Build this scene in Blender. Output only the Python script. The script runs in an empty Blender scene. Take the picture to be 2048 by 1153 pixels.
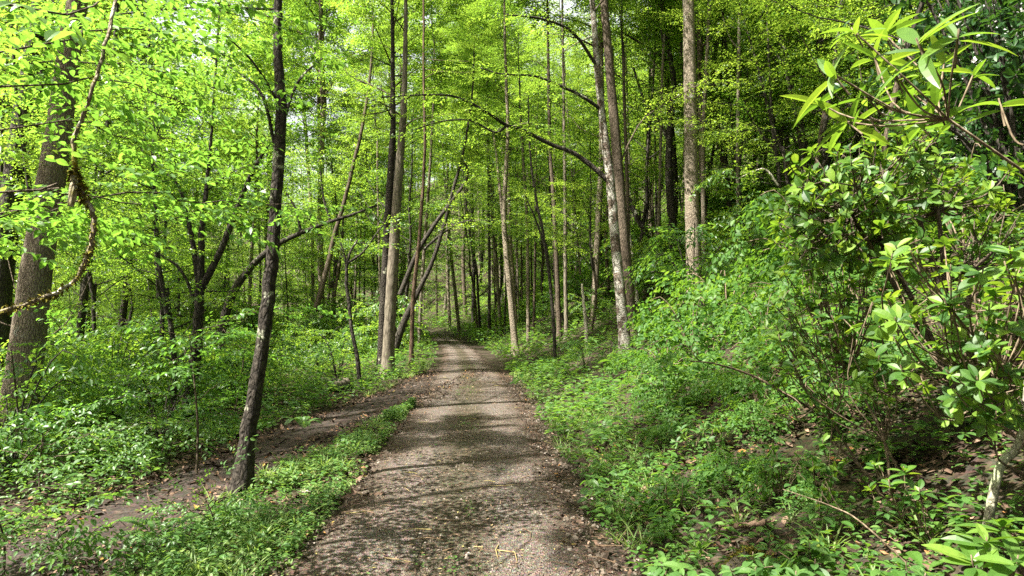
import bpy, math
import numpy as np
from mathutils import Vector

# ------------------------------------------------------------------ camera, sky, sun, exposure
SC = bpy.context.scene
COL = SC.collection
CAM_Z, F_PX, HOR = 1.65, 1365.0, 630.0
cd = bpy.data.cameras.new('camera'); cam = bpy.data.objects.new('camera', cd); COL.objects.link(cam)
cd.sensor_width = 36.0; cd.lens = 24.0; cd.clip_start = 0.05; cd.clip_end = 2000
cam.location = (0, 0, CAM_Z)
cam.rotation_euler = (math.radians(90) + math.atan((HOR - 576.5) / F_PX), 0, 0)
SC.camera = cam
SUN = Vector((-0.50, -0.26, 0.82)).normalized()
W = bpy.data.worlds.new('World'); SC.world = W; W.use_nodes = True
wn = W.node_tree.nodes; wl = W.node_tree.links
sky = wn.new('ShaderNodeTexSky'); sky.sky_type = 'NISHITA'; sky.sun_disc = False
sky.sun_elevation = math.asin(SUN.z); sky.sun_rotation = math.atan2(SUN.x, SUN.y)
sky.air_density = 1.0; sky.dust_density = 8.0; sky.ozone_density = 1.0
bg = wn['Background']; bg.inputs['Strength'].default_value = 0.05
# a bank of bright broken cloud stands over the valley ahead
wtc = wn.new('ShaderNodeTexCoord'); wno = wn.new('ShaderNodeTexNoise'); wno.inputs['Scale'].default_value = 3.2; wno.inputs['Detail'].default_value = 7; wno.inputs['Roughness'].default_value = .58
wl.new(wtc.outputs['Generated'], wno.inputs['Vector'])
wsx = wn.new('ShaderNodeSeparateXYZ'); wl.new(wtc.outputs['Generated'], wsx.inputs[0])
wmr = wn.new('ShaderNodeMapRange'); wmr.inputs['From Min'].default_value = .1; wmr.inputs['From Max'].default_value = .7; wmr.inputs['To Min'].default_value = -.28; wmr.inputs['To Max'].default_value = .20; wl.new(wsx.outputs['Y'], wmr.inputs[0])
wad = wn.new('ShaderNodeMath'); wl.new(wno.outputs['Fac'], wad.inputs[0]); wl.new(wmr.outputs[0], wad.inputs[1])
wrp = wn.new('ShaderNodeValToRGB'); wrp.color_ramp.elements[0].position = .46; wrp.color_ramp.elements[1].position = .62; wl.new(wad.outputs[0], wrp.inputs[0])
wmx = wn.new('ShaderNodeMixRGB'); wl.new(wrp.outputs[0], wmx.inputs[0]); wl.new(sky.outputs[0], wmx.inputs[1]); wmx.inputs[2].default_value = (6.2, 6.4, 6.9, 1)
wl.new(wmx.outputs[0], bg.inputs[0])
sd = bpy.data.lights.new('sun', 'SUN'); so = bpy.data.objects.new('sun', sd); COL.objects.link(so)
sd.energy = 5.0; sd.angle = math.radians(0.4); sd.color = (1.0, 0.95, 0.86)
so.rotation_euler = SUN.to_track_quat('Z', 'Y').to_euler()
so.location = (-20, -10, 40)
SC.view_settings.view_transform = 'Standard'; SC.view_settings.look = 'None'
SC.view_settings.gamma = 1.0; SC.view_settings.exposure = 2.1
SC.render.engine = 'CYCLES'
cy = SC.cycles
cy.max_bounces = 7; cy.diffuse_bounces = 2; cy.glossy_bounces = 2; cy.transmission_bounces = 3; cy.transparent_max_bounces = 4
cy.caustics_reflective = False; cy.caustics_refractive = False
cy.sample_clamp_indirect = 6.0
cy.use_adaptive_sampling = True; cy.adaptive_threshold = 0.01
cy.use_denoising = False   # fine leaf grain survives better without it

# ------------------------------------------------------------------ helpers
def rng(seed): return np.random.default_rng(seed)
def A(*v): return np.array(v, float)
def nrm(v): return v / (np.linalg.norm(v, axis=-1, keepdims=True) + 1e-9)

def interp(y, tab):
    t = np.array(tab, float); return np.interp(y, t[:, 0], t[:, 1])
ROAD = [(-30, 0.2), (0, -.30), (4.3, -.40), (8.3, -.58), (13, -.78), (18.8, -1.2), (25, -1.75), (32, -2.5), (45, -4.4), (60, -6.6), (75, -10.5), (90, -18), (120, -40)]
TRAIL = [(-30, -6), (0, -4.1), (4.8, -3.45), (8.2, -3.2), (11.2, -2.75), (14, -2.2), (18, -1.7), (21, -1.6)]
def road_x(y): return interp(y, ROAD)
def trail_x(y): return interp(y, TRAIL)
def wob(x, y, s=1.0, k=0.0):
    x = x / s; y = y / s
    return (np.sin(1.7 * x + 2.3 * y + k) + np.sin(-2.9 * x + 1.3 * y + 1.7 * k + 1) + np.sin(4.1 * x + 3.7 * y + 2 + k) * .6 + np.sin(6.3 * x - 5.9 * y + k * 3) * .4) / 3.0
def ground_z(x, y):
    x = np.asarray(x, float); y = np.asarray(y, float)
    d = x - road_x(y)
    m = np.interp(y, [7, 15], [1.45, 1.0])
    t = np.clip(d - 1.45, 0, None)
    tq = np.minimum(t, 2.8); hr = (.22 * tq + .05 * tq ** 2 + .5 * np.clip(t - 2.8, 0, 40)) * np.where(t > 0, 1 + (m - 1) * np.clip(1.6 - t / 6, 0, 1), 1)
    l = np.clip(-d - 1.5, 0, None)
    hl = -.09 * np.minimum(l, 2.2) - .11 * np.clip(l - 3.0, 0, 7.5) + .16 * np.clip(l - 24, 0, 80)
    far = .30 * np.clip(y - 88, 0, 120)
    off = np.clip((np.abs(d + .2) - 1.3) / 1.2, 0, 1)
    tr = np.clip((np.abs(x - trail_x(y)) - .5) / .8, 0, 1)
    b = off * tr * (.07 * wob(x, y, 1.3) + .035 * wob(x, y, .4, 2)) * np.clip(1.2 - y / 200, .3, 1)
    crown = .03 * (1 - np.clip(np.abs(d) / 1.3, 0, 1) ** 2)
    return hr + hl + far + b + crown
def at(px, py, Y): return A((px - 1024) * Y / F_PX, Y, CAM_Z - (py - HOR) * Y / F_PX)   # photo pixel at depth Y
def hit(px, py, lo=3.0, hi=85.0):
    Y = np.linspace(lo, hi, 4000); x = (px - 1024) * Y / F_PX; z = CAM_Z - (py - HOR) * Y / F_PX
    k = np.nonzero(z < ground_z(x, Y))[0]
    return float(Y[k[0]]) if len(k) else None
def gp(x, y, dz=0.0): return A(x, y, float(ground_z(x, y)) + dz)

class MB:
    def __init__(s): s.v = []; s.f = []; s.m = []; s.sm = []; s.n = 0
    def add(s, V, F, mat=0, smooth=False):
        V = np.asarray(V, float).reshape(-1, 3); F = np.asarray(F, np.int64).reshape(-1, 4)
        s.v.append(V); s.f.append(F + s.n); s.m.append(np.full(len(F), mat, np.int32)); s.sm.append(np.full(len(F), smooth, bool)); s.n += len(V)
    def tube(s, P, R, n=6, mat=0, rough=0.0, seed=0, close=True):
        P = np.asarray(P, float); R = np.broadcast_to(np.asarray(R, float), (len(P),))
        T = nrm(np.gradient(P, axis=0)); up = A(0.13, 1, 0.07) if abs(T[0, 1]) < .9 else A(1, 0.1, 0)
        ang = np.arange(n) * 2 * math.pi / n; V = []; r = rng(seed)
        ph = r.uniform(0, 6.28, 3)
        for i in range(len(P)):
            a = nrm(np.cross(T[i], up)); b = np.cross(a, T[i]); up = b
            rr = np.full(n, R[i])
            if rough: rr = rr * (1 + rough * (np.sin(2 * ang + ph[0] + i * .31) * .5 + np.sin(3 * ang + ph[1] - i * .17) * .4 + r.normal(0, .35, n)))
            V.append(P[i] + np.cos(ang)[:, None] * a * rr[:, None] + np.sin(ang)[:, None] * b * rr[:, None])
        V = np.concatenate(V); F = []
        for i in range(len(P) - 1):
            o = i * n
            for k in range(n): F.append((o + k, o + (k + 1) % n, o + n + (k + 1) % n, o + n + k))
        if close:
            o = (len(P) - 1) * n
            for k in range(1, n - 2, 2): F.append((o, o + k, o + k + 1, o + k + 2))
        s.add(V, F, mat, True)
    def inst(s, T, P, R, S, mat=0, smooth=False):
        V, F = T; P = np.asarray(P, float).reshape(-1, 3); R = np.asarray(R, float).reshape(-1, 3, 3)
        if len(P) == 0: return
        S = np.broadcast_to(np.asarray(S, float), (len(P),))
        VV = np.einsum('mij,nj->mni', R, V) * S[:, None, None] + P[:, None, :]
        FF = F[None] + (np.arange(len(P)) * len(V))[:, None, None]
        s.add(VV.reshape(-1, 3), FF.reshape(-1, 4), mat, smooth)
    def arrays(s): return np.concatenate(s.v), np.concatenate(s.f)
    def mesh(s, name, mats, origin=None):
        V, F = s.arrays(); M = np.concatenate(s.m); S = np.concatenate(s.sm)
        if origin is not None: V = V - origin
        me = bpy.data.meshes.new(name)
        me.vertices.add(len(V)); me.vertices.foreach_set('co', V.astype(np.float32).ravel())
        me.loops.add(F.size); me.loops.foreach_set('vertex_index', F.astype(np.int32).ravel())
        me.polygons.add(len(F)); me.polygons.foreach_set('loop_start', (np.arange(len(F)) * 4).astype(np.int32))
        me.polygons.foreach_set('material_index', M); me.polygons.foreach_set('use_smooth', S)
        for m in mats: me.materials.append(m)
        me.update(calc_edges=True)
        return me

def frames(d, up=None, roll=None):
    """Rotation matrices whose local +Y runs along d, local +Z towards up."""
    d = nrm(np.asarray(d, float).reshape(-1, 3)); n = len(d)
    up = np.broadcast_to(A(0, 0, 1) if up is None else np.asarray(up, float), (n, 3))
    x = np.cross(d, up); bad = np.linalg.norm(x, axis=1) < 1e-3; x[bad] = A(1, 0, 0); x = nrm(x); z = np.cross(x, d)
    if roll is not None:
        c = np.cos(roll)[:, None]; s_ = np.sin(roll)[:, None]; x, z = x * c + z * s_, z * c - x * s_
    return np.stack([x, d, z], axis=2)
def bez(P, n):
    """Smooth path through the points P (Catmull-Rom), n samples."""
    P = np.asarray(P, float)
    if len(P) == 2: return P[0] + (P[1] - P[0]) * np.linspace(0, 1, n)[:, None]
    Q = np.vstack([2 * P[0] - P[1], P, 2 * P[-1] - P[-2]]); t = np.linspace(0, len(P) - 1 - 1e-6, n); i = t.astype(int); u = (t - i)[:, None]
    a, b, c, d = Q[i], Q[i + 1], Q[i + 2], Q[i + 3]
    return .5 * (2 * b + (c - a) * u + (2 * a - 5 * b + 4 * c - d) * u ** 2 + (3 * b - a - 3 * c + d) * u ** 3)

def link(name, data, parent=None, loc=None):
    o = bpy.data.objects.new(name, data); COL.objects.link(o)
    if parent is not None: o.parent = parent
    if loc is not None: o.location = loc
    return o
def tag(o, label=None, cat=None, group=None, kind=None):
    if label: o['label'] = label
    if cat: o['category'] = cat
    if group: o['group'] = group
    if kind: o['kind'] = kind
    return o

# ------------------------------------------------------------------ materials
def nodes(name):
    m = bpy.data.materials.new(name); m.use_nodes = True
    nt = m.node_tree; nt.nodes.clear(); out = nt.nodes.new('ShaderNodeOutputMaterial')
    def N(t, **k):
        n = nt.nodes.new('ShaderNode' + t)
        for a, v in k.items():
            if a.startswith('i_'):
                key = a[2:].replace('_', ' '); n.inputs[int(key) if key.isdigit() else key].default_value = v
            else: setattr(n, a, v)
        return n
    L = lambda a, b: nt.links.new(a, b)
    return m, N, L, out
def ramp(N, stops, interp='LINEAR'):
    r = N('ValToRGB'); r.color_ramp.interpolation = interp; e = r.color_ramp.elements
    while len(e) < len(stops): e.new(0.5)
    for k, (p, c) in enumerate(stops): e[k].position = p; e[k].color = (*c, 1)
    return r
def leaf_mat(name, cols, trans, tmix=.45, rough=.45, spec=.4, vary=.5, spots=0):
    """Thin leaf: reflecting front plus light passing through; hue differs from leaf to leaf and plant to plant."""
    m, N, L, out = nodes(name)
    geo = N('NewGeometry'); oi = N('ObjectInfo')
    mx = N('Math', operation='MULTIPLY'); L(geo.outputs['Random Per Island'], mx.inputs[0]); mx.inputs[1].default_value = 1 - vary
    mo = N('Math', operation='MULTIPLY_ADD'); L(oi.outputs['Random'], mo.inputs[0]); mo.inputs[1].default_value = vary; L(mx.outputs[0], mo.inputs[2])
    r1 = ramp(N, [(i / (len(cols) - 1), c) for i, c in enumerate(cols)]); L(mo.outputs[0], r1.inputs[0])
    r2 = ramp(N, [(i / (len(trans) - 1), c) for i, c in enumerate(trans)]); L(mo.outputs[0], r2.inputs[0])
    col = r1.outputs[0]
    if spots:
        tc = N('TexCoord'); ns = N('TexNoise', i_Scale=spots, i_Detail=5.0, i_Roughness=.7); L(tc.outputs['Object'], ns.inputs['Vector'])
        rs = ramp(N, [(.30, (.55, .50, .35)), (.42, (.92, .95, .9)), (.62, (1.12, 1.08, 1.0))]); L(ns.outputs['Fac'], rs.inputs[0])
        ms = N('MixRGB', blend_type='MULTIPLY'); ms.inputs[0].default_value = 1; L(col, ms.inputs[1]); L(rs.outputs[0], ms.inputs[2]); col = ms.outputs[0]
    p = N('BsdfPrincipled'); L(col, p.inputs['Base Color']); p.inputs['Roughness'].default_value = rough; p.inputs['Specular IOR Level'].default_value = spec
    t = N('BsdfTranslucent'); L(r2.outputs[0], t.inputs[0])
    mix = N('MixShader'); mix.inputs[0].default_value = tmix; L(p.outputs[0], mix.inputs[1]); L(t.outputs[0], mix.inputs[2]); L(mix.outputs[0], out.inputs[0])
    return m
LF_CANOPY = leaf_mat('canopy_leaf', [(.035, .08, .016), (.07, .145, .022), (.105, .18, .028)], [(.25, .46, .045), (.38, .60, .055), (.55, .71, .075)], .5, .40, .45)
LF_UNDER = leaf_mat('understory_leaf', [(.034, .095, .02), (.052, .13, .025), (.08, .165, .03)], [(.17, .37, .04), (.30, .51, .045), (.45, .62, .06)], .47, .40, .4)
LF_BEECH = leaf_mat('beech_leaf', [(.05, .125, .025), (.07, .155, .028), (.10, .19, .035)], [(.16, .39, .04), (.24, .48, .05), (.34, .56, .06)], .46, .40, .45)
LF_HERB = leaf_mat('herb_leaf', [(.045, .11, .028), (.07, .155, .035), (.11, .20, .045)], [(.16, .34, .04), (.24, .44, .05), (.34, .52, .07)], .38, .45, .45, .15)
LF_PALE = leaf_mat('pale_herb_leaf', [(.10, .18, .05), (.14, .22, .06), (.19, .26, .07)], [(.25, .40, .06), (.33, .48, .08), (.42, .54, .1)], .36, .5, .4, .15)
LF_LAUREL = leaf_mat('laurel_leaf', [(.018, .055, .014), (.045, .11, .02), (.09, .18, .025), (.18, .28, .034)], [(.16, .34, .02), (.27, .46, .03), (.42, .57, .04)], .36, .46, .32, .1, 28)
LF_DARK = leaf_mat('dark_laurel_leaf', [(.014, .045, .012), (.02, .065, .015), (.035, .09, .02)], [(.06, .17, .015), (.09, .22, .02), (.13, .28, .03)], .22, .36, .5, .3)
LF_RHODO = leaf_mat('rhododendron_leaf', [(.035, .09, .02), (.085, .165, .028), (.15, .24, .038)], [(.16, .34, .02), (.26, .46, .03), (.4, .58, .04)], .34, .40, .4, .1, 24)
LF_SHRUB = leaf_mat('thicket_leaf', [(.03, .085, .018), (.055, .13, .022), (.09, .17, .028)], [(.14, .33, .03), (.23, .44, .035), (.35, .54, .05)], .4, .5, .22, .25)
PETAL = leaf_mat('petal', [(.75, .72, .70), (.8, .78, .77)], [(.7, .66, .64), (.75, .72, .7)], .3, .5, .3)

def bark_mat(name, c1, c2, lich=None, lich_amt=.5, scale=9.0, stretch=.16, bump=.6, moss=None, moss_amt=.6, lscale=5.0, soft=.05):
    m, N, L, out = nodes(name)
    tc = N('TexCoord'); oi = N('ObjectInfo'); va = N('VectorMath', operation='ADD'); L(tc.outputs['Object'], va.inputs[0])
    sc = N('VectorMath', operation='SCALE'); sc.inputs[0].default_value = (13, 7, 5); L(oi.outputs['Random'], sc.inputs['Scale']); L(sc.outputs[0], va.inputs[1])
    mp = N('Mapping'); L(va.outputs[0], mp.inputs[0]); mp.inputs['Scale'].default_value = (1, 1, stretch)
    n1 = N('TexNoise', i_Scale=scale * 2.4, i_Detail=7.0, i_Roughness=.66, i_Distortion=.5); L(mp.outputs[0], n1.inputs['Vector'])
    v1 = N('TexVoronoi', i_Scale=scale * 1.7, feature='DISTANCE_TO_EDGE'); L(mp.outputs[0], v1.inputs['Vector'])
    n2 = N('TexNoise', i_Scale=1.6, i_Detail=4.0); L(va.outputs[0], n2.inputs['Vector'])
    vm = N('MapRange'); vm.inputs['From Max'].default_value = .22; L(v1.outputs['Distance'], vm.inputs[0])
    hm = N('Math', operation='MULTIPLY'); L(n1.outputs['Fac'], hm.inputs[0]); L(vm.outputs[0], hm.inputs[1])
    h2 = N('Math', operation='ADD'); L(hm.outputs[0], h2.inputs[0]); L(n1.outputs['Fac'], h2.inputs[1])
    r = ramp(N, [(.30, tuple(.55 * v for v in c1)), (.55, c1), (.95, c2)]); L(h2.outputs[0], r.inputs[0])
    tint = N('MixRGB', blend_type='MULTIPLY'); tint.inputs[0].default_value = 1.0; L(r.outputs[0], tint.inputs[1])
    rt = ramp(N, [(.3, (.75, .72, .70)), (.7, (1.15, 1.15, 1.1))]); L(n2.outputs['Fac'], rt.inputs[0]); L(rt.outputs[0], tint.inputs[2])
    col = tint.outputs[0]
    if lich:
        n3 = N('TexNoise', i_Scale=lscale, i_Detail=6.0, i_Roughness=.62); L(va.outputs[0], n3.inputs['Vector'])
        rl = ramp(N, [(lich_amt, (0, 0, 0)), (lich_amt + soft, (1, 1, 1))]); L(n3.outputs['Fac'], rl.inputs[0])
        mx = N('MixRGB'); L(rl.outputs[0], mx.inputs[0]); L(col, mx.inputs[1]); mx.inputs[2].default_value = (*lich, 1); col = mx.outputs[0]
    if moss:
        n4 = N('TexNoise', i_Scale=4.0, i_Detail=5.0); L(tc.outputs['Object'], n4.inputs['Vector'])
        rl = ramp(N, [(moss_amt, (0, 0, 0)), (moss_amt + .08, (1, 1, 1))]); L(n4.outputs['Fac'], rl.inputs[0])
        mx = N('MixRGB'); L(rl.outputs[0], mx.inputs[0]); L(col, mx.inputs[1]); mx.inputs[2].default_value = (*moss, 1); col = mx.outputs[0]
    p = N('BsdfPrincipled'); L(col, p.inputs['Base Color']); p.inputs['Roughness'].default_value = .88; p.inputs['Specular IOR Level'].default_value = .2
    b = N('Bump', i_Strength=bump, i_Distance=.03); L(h2.outputs[0], b.inputs['Height']); L(b.outputs[0], p.inputs['Normal']); L(p.outputs[0], out.inputs[0])
    return m
BK_GREY = bark_mat('grey_furrowed_bark', (.17, .14, .105), (.33, .285, .22), (.30, .31, .25), .64, 19, .28, .9)
BK_TAN = bark_mat('smooth_tan_bark', (.115, .098, .075), (.20, .175, .138), (.29, .29, .24), .66, 7, .25, .35)
BK_DARK = bark_mat('dark_bark', (.03, .026, .022), (.075, .066, .055), (.30, .31, .24), .66, 11, .35, .8, lscale=6)
BK_DARKP = bark_mat('dark_patched_bark', (.028, .024, .02), (.07, .06, .05), (.36, .36, .27), .60, 12, .5, .8, lscale=4.2)
BK_BROWN = bark_mat('brown_bark', (.075, .058, .042), (.15, .12, .09), (.26, .27, .2), .66, 17, .25, .8)
BK_WHITE = bark_mat('white_patched_bark', (.085, .062, .048), (.19, .15, .12), (.40, .38, .33), .475, 16, .5, .8, lscale=5.0, soft=.10)
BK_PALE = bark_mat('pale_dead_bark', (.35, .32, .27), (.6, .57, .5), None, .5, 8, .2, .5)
BK_RED = bark_mat('reddish_bark', (.085, .055, .038), (.16, .108, .078), (.3, .28, .2), .66, 10, .12, .8)
BK_TWIG = bark_mat('twig_bark', (.10, .075, .05), (.2, .16, .11), None, .5, 16, .3, .3)
BK_MOSS = bark_mat('mossy_bark', (.15, .125, .085), (.33, .28, .20), (.48, .47, .38), .56, 22, .4, .6, (.20, .18, .03), .58, 9)

def simple(name, c1, c2, scale=20, rough=.9, bump=.4, detail=6.0, dist=.02):
    m, N, L, out = nodes(name); tc = N('TexCoord')
    n = N('TexNoise', i_Scale=scale, i_Detail=detail, i_Roughness=.65); L(tc.outputs['Object'], n.inputs['Vector'])
    r = ramp(N, [(.3, c1), (.7, c2)]); L(n.outputs['Fac'], r.inputs[0])
    p = N('BsdfPrincipled'); p.inputs['Roughness'].default_value = rough; p.inputs['Specular IOR Level'].default_value = .2; L(r.outputs[0], p.inputs['Base Color'])
    b = N('Bump', i_Strength=bump, i_Distance=dist); L(n.outputs['Fac'], b.inputs['Height']); L(b.outputs[0], p.inputs['Normal']); L(p.outputs[0], out.inputs[0])
    return m
MOSS = simple('moss', (.085, .085, .012), (.27, .24, .035), 60, 1.0, 1.0)
def island_mat(name, stops, rough=.85, tr=None):
    m, N, L, out = nodes(name); geo = N('NewGeometry')
    r = ramp(N, stops); L(geo.outputs['Random Per Island'], r.inputs[0])
    p = N('BsdfPrincipled'); p.inputs['Roughness'].default_value = rough; p.inputs['Specular IOR Level'].default_value = .25; L(r.outputs[0], p.inputs['Base Color'])
    L(p.outputs[0], out.inputs[0]); return m
LITTER = island_mat('dead_leaf', [(0, (.02, .013, .008)), (.4, (.055, .034, .022)), (.75, (.115, .072, .048)), (.93, (.22, .15, .105)), (.985, (.28, .13, .04)), (1, (.36, .30, .08))])
CHIPS = island_mat('leaf_chip', [(0, (.05, .032, .02)), (.5, (.12, .08, .05)), (.85, (.22, .15, .09)), (1, (.34, .30, .10))])
STONE = island_mat('road_stone', [(0, (.045, .033, .024)), (.5, (.10, .078, .06)), (.9, (.18, .15, .122)), (1, (.32, .28, .25))], .9)

def soil_mat(name, stops, fine, patch, bump=.8, vscale=55.0, vmix=.35, grey=None, tracks=False):
    m, N, L, out = nodes(name); tc = N('TexCoord')
    n1 = N('TexNoise', i_Scale=fine, i_Detail=8.0, i_Roughness=.72); L(tc.outputs['Object'], n1.inputs['Vector'])
    n2 = N('TexNoise', i_Scale=patch, i_Detail=5.0, i_Roughness=.6); L(tc.outputs['Object'], n2.inputs['Vector'])
    v = N('TexVoronoi', i_Scale=vscale); L(tc.outputs['Object'], v.inputs['Vector'])
    r = ramp(N, stops); L(n1.outputs['Fac'], r.inputs[0]); col = r.outputs[0]
    mv = N('MixRGB', blend_type='OVERLAY'); mv.inputs[0].default_value = vmix; L(col, mv.inputs[1]); L(v.outputs['Color'], mv.inputs[2])
    hs = N('HueSaturation', i_Saturation=.75); L(mv.outputs[0], hs.inputs['Color']); col = hs.outputs[0]
    if grey:
        rg = ramp(N, [(.42, (0, 0, 0)), (.62, (1, 1, 1))]); L(n2.outputs['Fac'], rg.inputs[0])
        mx = N('MixRGB'); L(rg.outputs[0], mx.inputs[0]); L(col, mx.inputs[1])
        gm = N('MixRGB', blend_type='MULTIPLY'); gm.inputs[0].default_value = 1; gm.inputs[2].default_value = (*grey, 1); L(col, gm.inputs[1]); L(gm.outputs[0], mx.inputs[2]); col = mx.outputs[0]
    if tracks:   # worn wheel lines greyer with bare stone, crown and edges browner with debris
        an = N('Attribute', attribute_name='cross'); nn = N('Math', operation='MULTIPLY_ADD'); L(n2.outputs['Fac'], nn.inputs[0]); nn.inputs[1].default_value = .5; L(an.outputs['Fac'], nn.inputs[2]); ns = N('Math', operation='SUBTRACT'); L(nn.outputs[0], ns.inputs[0]); ns.inputs[1].default_value = .25
        ab = N('Math', operation='ABSOLUTE'); L(ns.outputs[0], ab.inputs[0])
        rt = ramp(N, [(.0, (.72, .74, .58)), (.16, (.78, .78, .66)), (.34, (1.25, 1.25, 1.25)), (.58, (1.2, 1.18, 1.15)), (.78, (.78, .70, .62)), (1.0, (.5, .42, .35))]); L(ab.outputs[0], rt.inputs[0])
        mt = N('MixRGB', blend_type='MULTIPLY'); mt.inputs[0].default_value = 1; L(col, mt.inputs[1]); L(rt.outputs[0], mt.inputs[2]); col = mt.outputs[0]
    p = N('BsdfPrincipled'); p.inputs['Roughness'].default_value = .95; p.inputs['Specular IOR Level'].default_value = .15; L(col, p.inputs['Base Color'])
    h = N('Math', operation='ADD'); L(n1.outputs['Fac'], h.inputs[0]); L(v.outputs['Distance'], h.inputs[1])
    b = N('Bump', i_Strength=bump, i_Distance=.02); L(h.outputs[0], b.inputs['Height']); L(b.outputs[0], p.inputs['Normal']); L(p.outputs[0], out.inputs[0])
    return m
M_FLOOR = soil_mat('forest_floor', [(.3, (.02, .014, .009)), (.55, (.055, .036, .022)), (.75, (.11, .07, .045))], 14, .5, .9, 30, .3, (.6, .8, .45))
M_ROAD = soil_mat('gravel_road', [(.28, (.04, .028, .019)), (.5, (.10, .072, .052)), (.75, (.26, .205, .158))], 34, .55, 1.0, 85, .4, (1.1, 1.16, 1.24), True)
M_TRAIL = soil_mat('dirt_trail', [(.3, (.022, .015, .011)), (.55, (.052, .037, .028)), (.8, (.115, .086, .068))], 9, .7, .9, 30, .25, (.8, .78, .75))

# ------------------------------------------------------------------ leaf and spray templates
def leaf(st=1, L=1.0, Wd=.5, fold=.25, droop=.25, tip=.5):
    """A leaf along +Y: st = 1 six-point leaf of two quads; more stations give a curved blade of two columns."""
    if st == 1:
        V = A(0, 0, 0).reshape(1, 3)
        V = np.array([(0, 0, 0), (Wd * .42, .30, fold * Wd * .4), (Wd * .40, .64, fold * Wd * .4 - droop * .2), (0, 1, -droop * .6), (-Wd * .40, .64, fold * Wd * .4 - droop * .2), (-Wd * .42, .30, fold * Wd * .4)]) * L
        return V, np.array([(0, 1, 2, 3), (0, 3, 4, 5)])
    ts = np.linspace(0, 1, st + 1); V = []
    for t in ts:
        w = Wd * .5 * (math.sin(math.pi * min(1, t ** tip)) ** .75 if 0 < t < 1 else .04)
        z = -droop * t * t
        V += [(-w, t, z + fold * w), (0, t, z), (w, t, z + fold * w)]
    F = []
    for i in range(st):
        o = i * 3; F += [(o, o + 1, o + 4, o + 3), (o + 1, o + 2, o + 5, o + 4)]
    return np.array(V) * L, np.array(F)
LEAF_LO = leaf(1, 1, .58, .3, .25)
LEAF_MID = leaf(4, 1, .56, .3, .22, .85)
LEAF_HI = leaf(6, 1, .22, .35, .22, .8)
LEAF_OB = leaf(6, 1, .46, .3, .18, 1.25)

def spray(seed, lt=LEAF_LO, nside=4, size=.095, twig=False, flat=.25):
    """One metre of twig with leaves in two rows and side twigs, lying roughly flat."""
    r = rng(seed); P = []; D = []; UP = []; S = []; mb = MB()
    bend = r.normal(0, .18); zb = -r.uniform(.02, .22)
    def axis(t): return A(bend * t * t, t, zb * t * t)
    segs = [(axis(0), axis(1), 11, .12)]
    for k in range(nside):
        t = .14 + .72 * k / max(1, nside - 1) + r.normal(0, .02); sg = 1 if k % 2 else -1; a = math.radians(r.uniform(38, 58)) * sg; ln = (.62 - .38 * t) * r.uniform(.8, 1.15)
        p0 = axis(t); segs.append((p0, p0 + A(math.sin(a) * ln, math.cos(a) * ln, r.normal(-.04, .05)), max(4, int(ln * 13)), .1))
    for (p0, p1, n, t0) in segs:
        d = p1 - p0; hd = nrm(d)
        for j in range(n):
            t = t0 + (1 - t0) * (j + .5) / n; sg = 1 if j % 2 else -1
            a = math.radians(r.uniform(40, 70)) * sg if j < n - 1 else r.normal(0, .2)
            dd = A(hd[0] * math.cos(a) + hd[1] * math.sin(a), -hd[0] * math.sin(a) + hd[1] * math.cos(a), hd[2] + r.normal(-.1, .22))
            P.append(p0 + d * t + r.normal(0, .012, 3)); D.append(dd); UP.append(A(0, 0, 1) + r.normal(0, flat, 3)); S.append(size * r.uniform(.65, 1.2))
        if twig: mb.tube([p0, (p0 + p1) / 2, p1], [.006, .004, .002] if t0 > .11 else [.004, .003, .0015], 4, 1, close=False)
    mb.inst(lt, np.array(P), frames(np.array(D), np.array(UP)), np.array(S), 0)
    return mb
def tmpl(mb): return mb.arrays()
SPR = [tmpl(spray(100 + i)) for i in range(6)]
LEAF_WIDE = leaf(1, 1, .78, .2, .2)
SPR_WIDE = [tmpl(spray(180 + i, LEAF_WIDE, size=.15, nside=3, flat=.4)) for i in range(6)]
SPR_BIG = [tmpl(spray(120 + i, size=.15, nside=3)) for i in range(6)]
def thick(i):
    a = spray(160 + i, size=.115, nside=5); b = spray(170 + i, size=.115, nside=4); V, F = b.arrays(); a.add(V * A(1, .9, 1) + A(.03, .05, -.07), F, 0); return tmpl(a)
SPR_D = [thick(i) for i in range(5)]
SPR_BEECH = [spray(140 + i, LEAF_MID, 4, .105, False, .22) for i in range(5)]
SPR_B = [tmpl(s) for s in SPR_BEECH]

def scatter_sprays(mb, T, P, D, S, r, mat=0, tilt=.18):
    P = np.asarray(P); D = np.asarray(D); S = np.asarray(S); k = r.integers(0, len(T), len(P))
    up = A(0, 0, 1) + r.normal(0, tilt, (len(P), 3))
    for i in range(len(T)):
        q = k == i
        if q.any(): mb.inst(T[i], P[q], frames(D[q], up[q]), S[q], mat)

def yaw(d, a):
    c, s = math.cos(a), math.sin(a); return A(d[0] * c - d[1] * s, d[0] * s + d[1] * c, d[2])

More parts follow.
